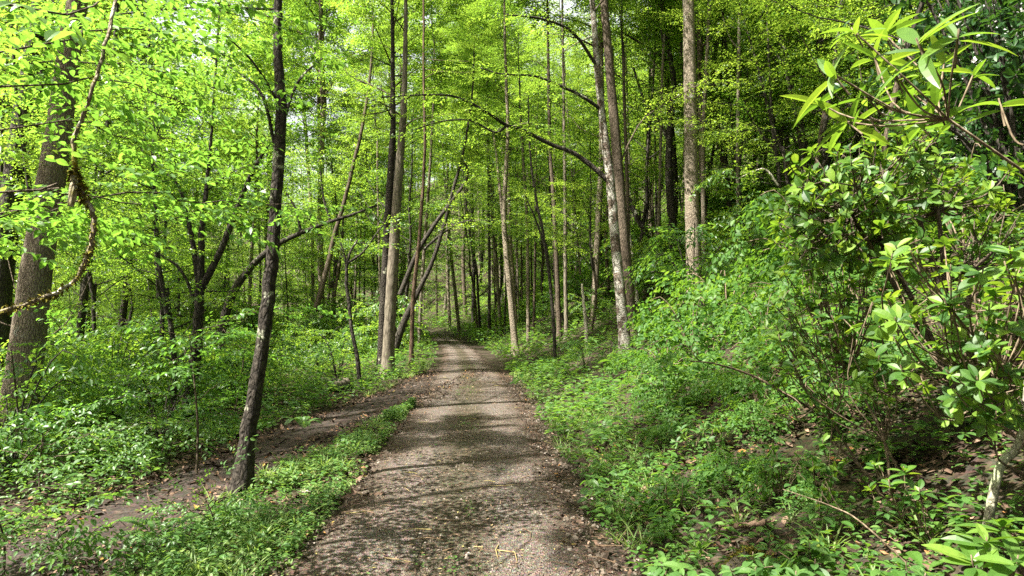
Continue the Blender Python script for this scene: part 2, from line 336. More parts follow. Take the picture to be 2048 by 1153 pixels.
def leafy_limb(mb, path, r0, r, T, dens=3.0, size=1.0, start=.25, leafmat=0, barkmat=1, nseg=5, tube=True, droop=.05):
    """A limb tube along PATH with sprays to both sides and at its end."""
    n = len(path); L = np.linalg.norm(np.diff(path, axis=0), axis=1).sum()
    if tube: mb.tube(path, np.linspace(r0, max(.006, r0 * .22), n), nseg, barkmat, close=False)
    m = max(3, int(L * dens)); P = []; D = []; S = []
    for j in range(m):
        t = start + (1 - start) * (j + r.uniform(.2, .8)) / m; u = t * (n - 1); i = min(n - 2, int(u)); p = path[i] + (path[i + 1] - path[i]) * (u - i)
        d = nrm(path[i + 1] - path[i]); sg = 1 if j % 2 else -1
        dd = yaw(d, sg * r.uniform(.35, 1.25)); dd[2] = dd[2] * .45 + r.normal(-droop, .14)
        P.append(p + r.normal(0, .05, 3)); D.append(dd); S.append(size * r.uniform(.65, 1.15) * (1.05 - .35 * t))
    d = nrm(path[-1] - path[-2]); d[2] = d[2] * .5 - droop
    P.append(path[-1]); D.append(d); S.append(size * .8)
    scatter_sprays(mb, T, P, D, S, r, leafmat)

def crown(seed, R, H, nl, dens, size, T=SPR, elev=(10, 40), prof=.6, r0=.09, low=0.0, sub=True):
    """Leader with limbs around it, each limb leafy, forking once: the crown of one tree, based at z = 0."""
    r = rng(seed); mb = MB()
    zz = np.linspace(0, H, 6); ax = np.stack([r.normal(0, .10, 6).cumsum() * .6, r.normal(0, .10, 6).cumsum() * .6, zz], 1); ax[0, :2] = 0
    mb.tube(ax, np.linspace(r0, .012, 6), 6, 1, close=False)
    for i in range(nl):
        u = (i + r.uniform(.1, .9)) / nl; z = H * (low + (1 - low) * u); p0 = A(np.interp(z, zz, ax[:, 0]), np.interp(z, zz, ax[:, 1]), z)
        az = i * 2.4 + r.normal(0, .35); Lg = R * (1 - abs(u - .3) ** 1.5 * 1.25 * prof) * r.uniform(.65, 1.1); el = math.radians(r.uniform(*elev))
        d = A(math.cos(az) * math.cos(el), math.sin(az) * math.cos(el), math.sin(el)); side = A(-math.sin(az), math.cos(az), 0)
        s_ = r.normal(0, .12) * Lg
        path = bez([p0, p0 + d * Lg * .35 + side * s_ * .5, p0 + d * Lg * .7 + side * s_ - A(0, 0, .03 * Lg), p0 + d * Lg + side * s_ * .7 + A(0, 0, r.uniform(-.14, .14) * Lg)], 8)
        leafy_limb(mb, path, r0 * .30 * (1.1 - .6 * u), r, T, dens, size, .16)
        if sub:
            for k in (3, 5):
                q = yaw(nrm(path[k + 1] - path[k]), r.choice([-1, 1]) * r.uniform(.5, .9)); q[2] += r.uniform(-.1, .25)
                pp = bez([path[k], path[k] + q * Lg * .22, path[k] + q * Lg * .42 - A(0, 0, .03 * Lg)], 5)
                leafy_limb(mb, pp, r0 * .12, r, T, dens, size * .9, .2, nseg=4)
    leafy_limb(mb, ax[-3:], .03, r, T, dens * 1.5, size, .1, tube=False)
    return mb

# ------------------------------------------------------------------ the setting: ground, road, trail, sky is the world
def grid_mesh(name, xs, ys, mat, zf):
    X, Y = np.meshgrid(xs, ys); Z = zf(X, Y); V = np.stack([X, Y, Z], -1).reshape(-1, 3); nx = len(xs); F = []
    i = np.arange(len(ys) - 1)[:, None] * nx + np.arange(nx - 1)[None]; F = np.stack([i, i + 1, i + nx + 1, i + nx], -1).reshape(-1, 4)
    mb = MB(); mb.add(V, F, 0, True); return mb.mesh(name, [mat])
def spaced(brk):
    out = []
    for a, b, s in brk: out += list(np.arange(a, b - 1e-6, s))
    return np.array(out + [brk[-1][1]])
xs = spaced([(-320, -60, 20), (-60, -16, 2), (-16, -6, .5), (-6, 6, .14), (6, 18, .5), (18, 60, 2), (60, 320, 20)])
ys = spaced([(-60, -4, 2), (-4, 2, .5), (2, 14, .14), (14, 40, .4), (40, 120, 2), (120, 420, 20)])
tag(link('ground', grid_mesh('ground', xs, ys, M_FLOOR, ground_z)), 'dark leaf-strewn forest floor rising to a bank beside the road', 'ground', kind='structure')
def ribbon(name, fx, half, y0, y1, step, mat, dz, jit, seed):
    ysr = np.arange(y0, y1, step); us = np.linspace(-1, 1, 15); r = rng(seed)
    Yg = np.repeat(ysr[:, None], 15, 1); e = wob(ysr * 1.0, ysr * 0 + 3, .9, seed) * jit + r.normal(0, jit * .25, len(ysr)); e2 = wob(ysr, ysr * 0 + 9, .8, seed + 1) * jit + r.normal(0, jit * .25, len(ysr))
    hw = half(ysr); X = fx(ysr)[:, None] + us[None] * hw[:, None] + np.where(us[None] < 0, -np.abs(us)[None] ** 3 * e[:, None], np.abs(us)[None] ** 3 * e2[:, None])
    edge = np.clip((np.abs(us) - .75) / .25, 0, 1) ** 2
    Z = ground_z(X, Yg) + dz - (dz + .03) * edge[None] + .012 * wob(X, Yg, .5, 4) * (1 - edge[None])
    V = np.stack([X, Yg, Z], -1).reshape(-1, 3); n = 15
    i = np.arange(len(ysr) - 1)[:, None] * n + np.arange(n - 1)[None]; F = np.stack([i, i + 1, i + n + 1, i + n], -1).reshape(-1, 4)
    mb = MB(); mb.add(V, F, 0, True); me = mb.mesh(name, [mat]); at_ = me.attributes.new('cross', 'FLOAT', 'POINT'); at_.data.foreach_set('value', np.repeat(us[None], len(ysr), 0).astype(np.float32).ravel()); return link(name, me)
tag(ribbon('road', road_x, lambda y: np.interp(y, [0, 14, 17, 22, 60], [1.14, 1.12, 1.1, .85, .8]), -12, 118, .2, M_ROAD, .035, .14, 3), 'single lane brown gravel road running straight into the woods', 'road', kind='structure')
tag(ribbon('path', trail_x, lambda y: np.interp(y, [0, 8, 12, 18], [.84, .80, .76, .8]), -8, 20.5, .15, M_TRAIL, .03, .16, 7), 'bare dirt footpath branching off the gravel road', 'path', kind='structure')

# ------------------------------------------------------------------ trees that can be told apart
CROWN_T = [crown(300 + i, 3.3, 9.5, 24, 5.0, 1.15, SPR_D, (15, 52), .7, .12).mesh('canopy_crown', [LF_CANOPY, BK_BROWN]) for i in range(4)]
CROWN_U = [crown(320 + i, 2.5, 4.6, 18, 5.2, .95, SPR, (2, 38), .6, .05).mesh('understory_crown', [LF_UNDER, BK_DARK]) for i in range(4)]
CROWN_Y = [crown(330 + i, 2.3, 5.0, 18, 5.2, .95, SPR, (2, 40), .6, .05).mesh('bright_crown', [LF_CANOPY, BK_DARK]) for i in range(3)]

CROWN_S = [crown(360 + i, 3.4, 6.0, 15, 12, .62, SPR_D, (5, 40), .6, .1).mesh('dapple_crown', [LF_CANOPY, BK_BROWN]) for i in range(2)]  # clumped, gappy crown for the unseen added trees, shaped to cast crisp dapples

def hero(name, label, cat, bark, pts, Y=None, top=18.0, limbs=(), auto=None, crownmesh=None, cs=1.0, leafm=None, T=SPR, nseg=10, seed=1, rough=.03, flare=1.55, lbark=None):
    """A tree on its spot: trunk along PTS (photo pixels and width at the trunk's depth), limbs, leaves on the limbs and a crown on top."""
    r = rng(seed); Y = Y or hit(pts[0][0], pts[0][1]) or 40.0
    P = [at(p[0], p[1], Y) for p in pts]; Rr = [p[2] * Y / F_PX / 2 * .86 for p in pts]
    g = gp(P[0][0], Y); base = g.copy()
    if P[0][2] > g[2] + .1: P.insert(0, g + A((P[0][0] - P[1][0]) * .2, 0, -.15)); Rr.insert(0, Rr[0])
    else: P[0][2] = g[2] - .15; P.insert(1, P[0] * .8 + P[1] * .2); Rr.insert(1, Rr[1] * 1.04)
    if top and P[-1][2] < top:
        d = nrm(P[-1] - P[-2]); d = nrm(d + A(0, 0, .6)); k = (top - P[-1][2]); P.append(P[-1] + d * k * .5); Rr.append(Rr[-1] * .8); P.append(P[-1] + A(d[0] * .3, 0, 1) * k * .5); Rr.append(Rr[-1] * .7)
    P = np.array(P); Rr = np.array(Rr); n = max(24, int((P[-1][2] - P[0][2]) / .2)); path = bez(P, n)
    path[1:-1] += np.cumsum(r.normal(0, 1, (n - 2, 3)), 0) * A(1, 1, 0) * .0 + r.normal(0, .004, (n - 2, 3)) * A(1, 1, 0)
    rad = np.interp(np.linspace(0, len(P) - 1, n), np.arange(len(P)), Rr)
    rad = rad * (1 + (flare - .9) * np.exp(-np.clip(path[:, 2] - g[2], 0, 9) / .25))
    root = link(name, None, loc=Vector(base)); tag(root, label, cat)
    mb = MB(); mb.tube(path, rad, nseg, 0, rough, seed); link('trunk', mb.mesh('trunk', [bark], base), root)
    lv = MB()
    for li in limbs:
        Q = [at(q[0], q[1], Y + (q[3] if len(q) > 3 else 0)) for q in li]; lp = bez(Q, max(8, 4 * len(Q))); r0, r1 = li[0][2] * Y / F_PX / 2, li[-1][2] * Y / F_PX / 2
        b = MB(); b.tube(lp, np.linspace(r0, r1, len(lp)), 7, 0, .05, seed, False); link('branch', b.mesh('branch', [lbark or bark], base), root)
        if leafm: leafy_limb(lv, lp, r1, r, T, 4.2, min(1.15, .5 + Y * .03), .3, tube=False)
    if auto:
        cnt, z0, z1, Lg = auto
        for i in range(cnt):
            z = r.uniform(z0, z1); k = int(np.argmin(abs(path[:, 2] - z))); az = r.uniform(0, 6.28); el = r.uniform(.0, .6); L_ = Lg * r.uniform(.6, 1.2)
            d = A(math.cos(az) * math.cos(el), math.sin(az) * math.cos(el), math.sin(el)); p0 = path[k]
            lp = bez([p0, p0 + d * L_ * .5 + r.normal(0, .06, 3) * L_, p0 + d * L_ - A(0, 0, .12 * L_)], 7)
            leafy_limb(lv, lp, min(rad[k] * .35, .03), r, T, 3.4, .8, .25, nseg=5)
    if lv.n: link('foliage', lv.mesh('foliage', [leafm or LF_UNDER, bark], base), root)
    if crownmesh is not None:
        c = link('crown', crownmesh, root); c.location = Vector(path[-2] - base); c.scale = (cs,) * 3; c.rotation_euler.z = r.uniform(0, 6.28)
    return root

T0, T1, T2, T3 = CROWN_T
hero('broadleaf_tree', 'massive furrowed grey trunk beyond the dirt path behind the mossy hanging branch', 'tree', BK_GREY,
     [(38, 915, 84), (46, 800, 76), (58, 690, 72), (74, 520, 66), (98, 350, 58), (112, 230, 54), (130, 60, 46), (142, -60, 42)], None, 19, auto=(5, 5.5, 9, 2.0), crownmesh=T0, cs=.8, leafm=LF_UNDER, seed=11, nseg=18)
hero('broadleaf_tree', 'thick blackish trunk rising just beyond the massive furrowed grey trunk', 'tree', BK_DARK,
     [(0, 760, 50), (2, 560, 48), (16, 400, 46), (34, 240, 42), (50, 120, 36), (64, 0, 34), (72, -80, 30)], 14.5, 17, limbs=[[(26, 330, 20), (48, 300, 18), (66, 180, 16), (84, 60, 14), (96, -40, 10)]], crownmesh=T1, leafm=LF_UNDER, seed=12)
hero('broadleaf_tree', 'slender blackish trunk with pale lichen blotches, standing between the dirt path and the road', 'tree', BK_DARKP,
     [(487, 985, 36), (499, 880, 35), (514, 780, 34), (535, 620, 32), (548, 430, 28), (557, 230, 26), (549, 100, 22), (548, 0, 19), (544, -140, 17)], None, 13,
     limbs=[[(553, 330, 8), (520, 190, 6), (470, 140, 4, .3), (400, 100, 3, .6)], [(556, 260, 7), (590, 160, 5, .3), (640, 110, 4, .6)], [(551, 200, 6), (500, 120, 4, -.2), (440, 60, 3, -.3)]],
     auto=(9, 4.4, 9, 1.6), crownmesh=CROWN_U[0], cs=.6, leafm=LF_BEECH, T=SPR, seed=13, nseg=12, flare=1.7)
hero('broadleaf_tree', 'dark trunk forking into three upright limbs amid the undergrowth beyond the dirt path', 'tree', BK_DARK,
     [(378, 845, 32), (388, 760, 27), (396, 680, 24), (400, 570, 20), (401, 470, 14), (410, 360, 9), (418, 250, 6)], None, 9,
     limbs=[[(400, 590, 14), (386, 500, 11), (370, 430, 9), (352, 370, 6), (300, 325, 4)], [(401, 580, 16), (440, 500, 13), (470, 420, 11), (495, 355, 9), (525, 300, 6), (560, 255, 4)], [(398, 620, 8), (360, 540, 6), (310, 505, 4)]],
     auto=(7, 3, 8, 1.7), crownmesh=CROWN_U[1], cs=.9, leafm=LF_UNDER, seed=14)
hero('broadleaf_tree', 'dark trunk sweeping over in an arc behind the lichen-blotched slender trunk', 'tree', BK_DARK,
     [(432, 740, 24), (448, 640, 21), (472, 575, 18), (510, 525, 15), (560, 485, 12), (640, 450, 9), (700, 430, 7), (752, 410, 5)], 18.5, None, limbs=[[(600, 468, 7), (590, 420, 5), (560, 370, 3)], [(660, 444, 6), (645, 395, 4), (638, 340, 3)]], leafm=LF_UNDER, seed=15)
hero('broadleaf_tree', 'mottled dark half of the twin trunks beside the road', 'tree', BK_DARKP,
     [(762, 757, 22), (765, 660, 19), (770, 540, 19), (775, 430, 18), (780, 330, 16), (784, 240, 13), (783, 150, 10), (780, 20, 8), (778, -60, 7)], 18.6, 15, auto=(5, 6, 10, 1.5), crownmesh=T2, cs=.8, leafm=LF_CANOPY, seed=16)
hero('broadleaf_tree', 'smooth tan half of the twin trunks beside the road', 'tree', BK_TAN,
     [(776, 757, 29), (780, 640, 27), (785, 540, 26), (791, 430, 22), (798, 320, 19), (804, 230, 16), (807, 130, 12), (808, 20, 9), (808, -60, 8)], 18.4, 16, auto=(5, 6.5, 10, 1.7), crownmesh=T3, cs=.85, leafm=LF_CANOPY, seed=17, nseg=14)
hero('sapling', 'thin crooked dark sapling with a forked top by the fallen log', 'sapling', BK_DARK,
     [(723, 782, 11), (716, 715, 10), (704, 660, 9), (699, 610, 9), (692, 560, 8), (698, 510, 6), (714, 480, 4)], None, None, limbs=[[(693, 570, 6), (690, 520, 5), (680, 485, 3)], [(697, 525, 5), (725, 505, 4), (750, 470, 3), (765, 450, 2)]], leafm=LF_UNDER, seed=18, flare=1.1)
hero('broadleaf_tree', 'dark trunk leaning strongly towards the road beyond the twin trunks', 'tree', BK_DARK,
     [(786, 712, 20), (806, 650, 17), (826, 605, 13), (848, 560, 11), (866, 520, 10), (886, 455, 9), (905, 380, 8), (922, 320, 6), (935, 250, 5)], 26, 12,
     limbs=[[(800, 590, 11), (832, 510, 9), (864, 456, 8), (900, 405, 7), (929, 365, 6), (934, 335, 5), (922, 318, 4)], [(846, 500, 6), (880, 470, 5), (916, 447, 4), (950, 441, 3), (990, 442, 2)]], auto=(4, 5, 9, 1.5), leafm=LF_CANOPY, seed=19)
hero('broadleaf_tree', 'reddish brown slim trunk just past the twin trunks', 'tree', BK_RED,
     [(823, 730, 11), (825, 640, 10), (827, 590, 10), (836, 500, 9), (842, 420, 8), (848, 300, 7), (846, 180, 6)], None, 15, auto=(4, 7, 11, 1.4), crownmesh=CROWN_Y[0], leafm=LF_CANOPY, seed=20)
hero('broadleaf_tree', 'slim pale trunk behind the reddish trunk past the twin trunks', 'tree', BK_TAN,
     [(838, 700, 9), (842, 600, 8), (848, 500, 8), (856, 380, 7), (863, 250, 6)], None, 15, crownmesh=CROWN_Y[1], seed=21)
hero('broadleaf_tree', 'far grey trunk leaning away where the road vanishes', 'tree', BK_TAN,
     [(920, 672, 9), (912, 600, 8), (903, 520, 7), (896, 440, 6), (888, 350, 5)], 52, 20, crownmesh=T1, seed=22)
hero('broadleaf_tree', 'grey trunk curving up from the road verge, pale on its sunny side', 'tree', BK_GREY,
     [(1032, 708, 19), (1026, 645, 15), (1018, 560, 14), (1011, 490, 13), (1008, 430, 12), (1012, 340, 10), (1016, 250, 8), (1012, 150, 7)], None, 15, limbs=[[(1008, 450, 8), (1000, 380, 7), (994, 320, 6), (986, 260, 4)]], auto=(3, 7, 11, 1.5), crownmesh=T2, cs=.9, leafm=LF_CANOPY, seed=23)
hero('broadleaf_tree', 'slim pale trunk behind the grey curving trunk on the verge', 'tree', BK_TAN,
     [(1000, 640, 8), (993, 543, 8), (985, 452, 7), (980, 350, 6), (975, 240, 5)], 42, 17, crownmesh=T3, cs=.9, seed=24)
hero('broadleaf_tree', 'thin black trunk standing in the low herbs between the verge tree and the white-barked tree', 'tree', BK_DARK,
     [(1111, 729, 8), (1107, 650, 8), (1099, 551, 8), (1086, 465, 7), (1073, 400, 6), (1062, 320, 5), (1058, 240, 4)], None, 8, limbs=[[(1092, 500, 5), (1072, 440, 4), (1050, 390, 3)]], auto=(4, 4, 7, 1.3), leafm=LF_CANOPY, seed=25, flare=1.1)
hero('broadleaf_tree', 'dark ridged trunk touching the smooth tan one left of the broken white snag', 'tree', BK_BROWN,
     [(1119, 682, 12), (1115, 570, 11), (1111, 470, 10), (1107, 387, 9), (1101, 300, 8), (1098, 150, 7)], None, 16, crownmesh=T0, cs=.9, leafm=LF_CANOPY, auto=(3, 7, 11, 1.5), seed=26)
hero('broadleaf_tree', 'smooth tan straight trunk left of the broken white snag', 'tree', BK_TAN,
     [(1133, 680, 10), (1131, 540, 9), (1131, 400, 8), (1130, 300, 7), (1128, 160, 6)], None, 17, crownmesh=T1, cs=.9, seed=27)
hero('snag', 'broken white barked dead stem near the white-barked tree', 'dead tree', BK_PALE,
     [(1175, 698, 8), (1171, 645, 8), (1167, 600, 7), (1164, 568, 5)], None, None, seed=28)
hero('broadleaf_tree', 'white-barked trunk with rusty blotches, one long bough arching over the road', 'tree', BK_WHITE,
     [(1253, 712, 32), (1244, 620, 25), (1236, 540, 24), (1228, 440, 22), (1220, 345, 21), (1206, 230, 18), (1196, 120, 15), (1188, 0, 13), (1180, -80, 11)], None, 12,
     limbs=[[(1218, 362, 11), (1190, 335, 10), (1150, 305, 9), (1100, 285, 8), (1045, 257, 7, -.3), (1012, 247, 7, -.6), (975, 222, 6, -1), (920, 193, 5, -1.4), (870, 185, 4, -1.8), (760, 190, 3, -2.2)],
            [(1014, 248, 5, -.6), (990, 262, 4, -.8), (940, 238, 4, -1), (880, 240, 3, -1.4), (830, 256, 2, -1.8)],
            [(1204, 215, 8), (1165, 188, 6, -.2), (1120, 166, 6, -.4), (1070, 147, 5, -.6), (1000, 142, 3, -.9), (960, 130, 2, -1)],
            [(1198, 130, 7), (1150, 60, 5, -.4), (1090, 30, 4, -.8), (1010, 20, 3, -1.2)]],
     auto=(6, 8, 11, 1.9), crownmesh=CROWN_Y[2], cs=1.0, leafm=LF_CANOPY, seed=29, nseg=14, lbark=BK_DARKP)
hero('broadleaf_tree', 'dark brown straight trunk close behind the white-barked tree', 'tree', BK_BROWN,
     [(1264, 690, 30), (1256, 580, 28), (1247, 460, 26), (1237, 320, 24), (1226, 180, 21), (1214, 30, 19), (1208, -60, 17)], 18.2, 17, limbs=[[(1240, 330, 4), (1262, 280, 4), (1290, 235, 3), (1340, 200, 3), (1420, 155, 2)]], crownmesh=T2, leafm=LF_CANOPY, seed=30)
hero('broadleaf_tree', 'dark trunk slanting back over the slope between the white-barked tree and the tall straight trunk', 'tree', BK_DARKP,
     [(1322, 545, 14), (1300, 484, 12), (1278, 440, 12), (1258, 395, 11), (1238, 330, 9), (1226, 250, 7)], 26, 13, crownmesh=CROWN_U[2], seed=31)
hero('snag', 'thin bleached leaning stem between the white-barked tree and the slanting dark trunk', 'dead tree', BK_PALE,
     [(1276, 605, 8), (1270, 545, 7), (1262, 482, 6), (1256, 430, 5), (1252, 380, 3)], None, None, seed=32)
hero('broadleaf_tree', 'dark lichened trunk forking high up, just before the tall straight trunk', 'tree', BK_DARKP,
     [(1347, 535, 22), (1345, 440, 20), (1340, 340, 17), (1343, 250, 15), (1352, 170, 13), (1342, 90, 11), (1330, 0, 9), (1322, -80, 8)], 25, 18, limbs=[[(1340, 275, 10), (1318, 235, 8), (1298, 215, 6), (1270, 130, 4)], [(1344, 240, 8), (1350, 215, 6), (1353, 190, 5)], [(1345, 115, 7), (1310, 95, 5), (1270, 70, 4), (1245, 55, 3)]], auto=(4, 9, 13, 1.8), crownmesh=T3, leafm=LF_CANOPY, seed=33)
hero('broadleaf_tree', 'tall thick ramrod-straight grey brown trunk on the bank', 'tree', BK_GREY,
     [(1388, 605, 37), (1388, 520, 34), (1386, 400, 32), (1385, 280, 31), (1384, 120, 28), (1383, 0, 26), (1382, -100, 24)], None, 18, crownmesh=T0, cs=1.1, leafm=LF_CANOPY, seed=34, nseg=16)
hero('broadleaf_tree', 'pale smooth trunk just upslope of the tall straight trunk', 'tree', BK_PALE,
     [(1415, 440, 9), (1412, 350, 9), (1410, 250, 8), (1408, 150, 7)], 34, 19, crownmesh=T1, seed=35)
hero('broadleaf_tree', 'grey trunk bending back upslope between the pale smooth trunk and a thin dark one', 'tree', BK_BROWN,
     [(1462, 400, 15), (1452, 335, 14), (1436, 255, 12), (1430, 200, 11), (1432, 130, 10), (1444, 50, 9), (1450, -40, 8)], 28, 19, limbs=[[(1431, 190, 7), (1412, 110, 6), (1408, 40, 5)]], crownmesh=T2, leafm=LF_CANOPY, seed=36)
hero('broadleaf_tree', 'thin dark straight trunk on the slope, third upslope from the tall straight trunk', 'tree', BK_DARK,
     [(1486, 450, 12), (1478, 340, 11), (1470, 240, 10), (1462, 150, 9), (1456, 60, 8)], 25, 18, crownmesh=T3, cs=.9, seed=37)
hero('broadleaf_tree', 'slim dark trunk with a crooked side limb above the bare dead branch', 'tree', BK_DARK,
     [(1566, 415, 9), (1560, 330, 9), (1552, 270, 8), (1548, 200, 6), (1545, 120, 5)], 19, 11, limbs=[[(1556, 300, 6), (1530, 268, 5), (1512, 240, 4), (1498, 215, 3)], [(1554, 285, 4), (1600, 265, 3), (1640, 250, 2)]], auto=(6, 4.5, 8, 1.5), leafm=LF_UNDER, seed=38)
hero('broadleaf_tree', 'lichened grey trunk leaning back upslope, dividing near its top', 'tree', BK_DARKP,
     [(1618, 345, 22), (1606, 250, 19), (1590, 180, 17), (1576, 100, 15), (1560, 30, 13), (1548, -60, 12)], 21, 18, limbs=[[(1582, 130, 8), (1548, 90, 7), (1535, 50, 6), (1526, 0, 5)]], crownmesh=T0, leafm=LF_CANOPY, seed=39)
hero('broadleaf_tree', 'straight blackish trunk behind the long-leaved rhododendron', 'tree', BK_DARK,
     [(1656, 300, 18), (1652, 200, 17), (1649, 100, 16), (1651, 0, 15), (1653, -80, 14)], 22, 18, crownmesh=T1, seed=40)
hero('broadleaf_tree', 'thick black trunk in deep shade behind the laurel', 'tree', BK_DARK,
     [(1944, 455, 36), (1950, 360, 33), (1957, 260, 30), (1962, 150, 28), (1968, 0, 26), (1972, -80, 24)], 13.5, 15, crownmesh=T2, seed=41)
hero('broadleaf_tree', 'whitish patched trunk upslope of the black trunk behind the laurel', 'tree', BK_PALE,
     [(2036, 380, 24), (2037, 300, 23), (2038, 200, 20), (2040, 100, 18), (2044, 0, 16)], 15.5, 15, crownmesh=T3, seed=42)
hero('broadleaf_tree', 'dark trunk above the laurel, seen through the long-leaved rhododendron', 'tree', BK_DARK,
     [(1725, 260, 16), (1722, 180, 15), (1720, 90, 14), (1722, 0, 13), (1722, -60, 12)], 24, 18, crownmesh=T0, seed=43)
hero('broadleaf_tree', 'brownish grey trunk leaning in the deep woods towards the twin trunks', 'tree', BK_BROWN,
     [(622, 660, 15), (640, 590, 13), (655, 530, 12), (668, 470, 11), (690, 390, 9), (706, 320, 9), (720, 260, 8)], 30, 15, crownmesh=CROWN_Y[0], seed=44)
hero('broadleaf_tree', 'dark slim trunk shaded behind the furrowed grey trunk', 'tree', BK_DARK,
     [(160, 700, 18), (168, 600, 16), (182, 470, 14), (196, 350, 12), (206, 260, 11), (214, 150, 9)], 17, 13, limbs=[[(200, 350, 5), (225, 335, 4), (260, 322, 3)]], crownmesh=CROWN_U[3], leafm=LF_UNDER, seed=45)
hero('broadleaf_tree', 'dark trunk midway between the furrowed grey trunk and the forked dark trunk', 'tree', BK_DARK,
     [(242, 690, 16), (250, 600, 15), (262, 500, 13), (272, 400, 11), (280, 320, 9), (284, 220, 7)], 19, 13, crownmesh=CROWN_U[0], seed=46)

# ------------------------------------------------------------------ forest trees behind: a few kinds, copied
def stem_mesh(seed, H, r0, r1, bark, bend):
    r = rng(seed); n = 16; z = np.linspace(-.2, H, n); t = z / H
    x = bend * np.sin(t * math.pi) * r.choice([-1, 1]) + np.sin(t * 7 + r.uniform(0, 6)) * .04 * H / 10 * np.sin(np.clip(t, 0, 1) * math.pi)
    y = bend * .5 * np.sin(t * math.pi * 1.3) * np.sin(np.clip(t, 0, 1) * math.pi)
    rad = r0 + (r1 - r0) * np.clip(t, 0, 1); rad[0] *= 1.35; rad[1] *= 1.05
    mb = MB(); mb.tube(np.stack([x, y, z], 1), rad, 8, 0, .06, seed)
    q = int(n * .55)
    for k in range(3):
        i = r.integers(q, n - 2); az = r.uniform(0, 6.28); L_ = r.uniform(.8, 1.8); p0 = A(x[i], y[i], z[i])
        mb.tube(bez([p0, p0 + A(math.cos(az), math.sin(az), .5) * L_ * .5, p0 + A(math.cos(az), math.sin(az), .9) * L_], 5), [rad[i] * .35, rad[i] * .3, rad[i] * .2, rad[i] * .15, .01], 5, 0, close=False)
    return mb.mesh('trunk', [bark])
STEMS_T = [(stem_mesh(400 + i, 9.5, .125, .09, b, .15), w) for i, (b, w) in enumerate([(BK_GREY, 'grey'), (BK_BROWN, 'brown'), (BK_TAN, 'pale tan'), (BK_DARK, 'dark'), (BK_DARKP, 'dark lichened'), (BK_GREY, 'furrowed grey')])]
STEMS_U = [(stem_mesh(420 + i, 2.8, .055, .045, b, .12), w) for i, (b, w) in enumerate([(BK_DARK, 'dark'), (BK_BROWN, 'brown'), (BK_DARKP, 'blotched'), (BK_DARK, 'black')])]
ZONES = [(-400, 105, 'beyond the furrowed grey trunk'), (105, 380, 'between furrowed grey and forked trunks'),
         (380, 560, 'between forked and lichen-blotched slender trunks'), (560, 765, 'between lichen-blotched slender and twin trunks'),
         (765, 900, 'between twin trunks and the road'), (900, 1030, 'between road and grey verge tree'), (1030, 1140, 'between verge tree and white snag'),
         (1140, 1250, 'between white snag and white-barked tree'), (1250, 1385, 'between white-barked and tall straight trunks'),
         (1385, 1650, 'upslope of the tall straight trunk'), (1650, 2600, 'behind the laurel')]
ORD = 'first second third fourth fifth sixth seventh eighth ninth tenth eleventh twelfth thirteenth fourteenth fifteenth sixteenth seventeenth eighteenth nineteenth twentieth'.split()
def label_rows(rows, noun):
    """rows: (object, picture x, depth, word): each label says between which landmarks it stands, how deep, and its place in the row."""
    for o, px, Y, w in rows: o['label'] = f"{w} {noun} beside the viewpoint, unseen, added to shade the road"
    for x0, x1, zone in ZONES:
        for a, b, deep in ((5, 22, 'nearer'), (22, 34, 'middling'), (34, 48, 'deep'), (48, 500, 'deepest')):
            sel = sorted([q for q in rows if x0 <= q[1] < x1 and a <= q[2] < b], key=lambda q: q[1])
            for k, (o, px, Y, w) in enumerate(sel):
                o['label'] = f"{w} {noun}, {ORD[min(k, 19)]} of the {deep} row {zone}"
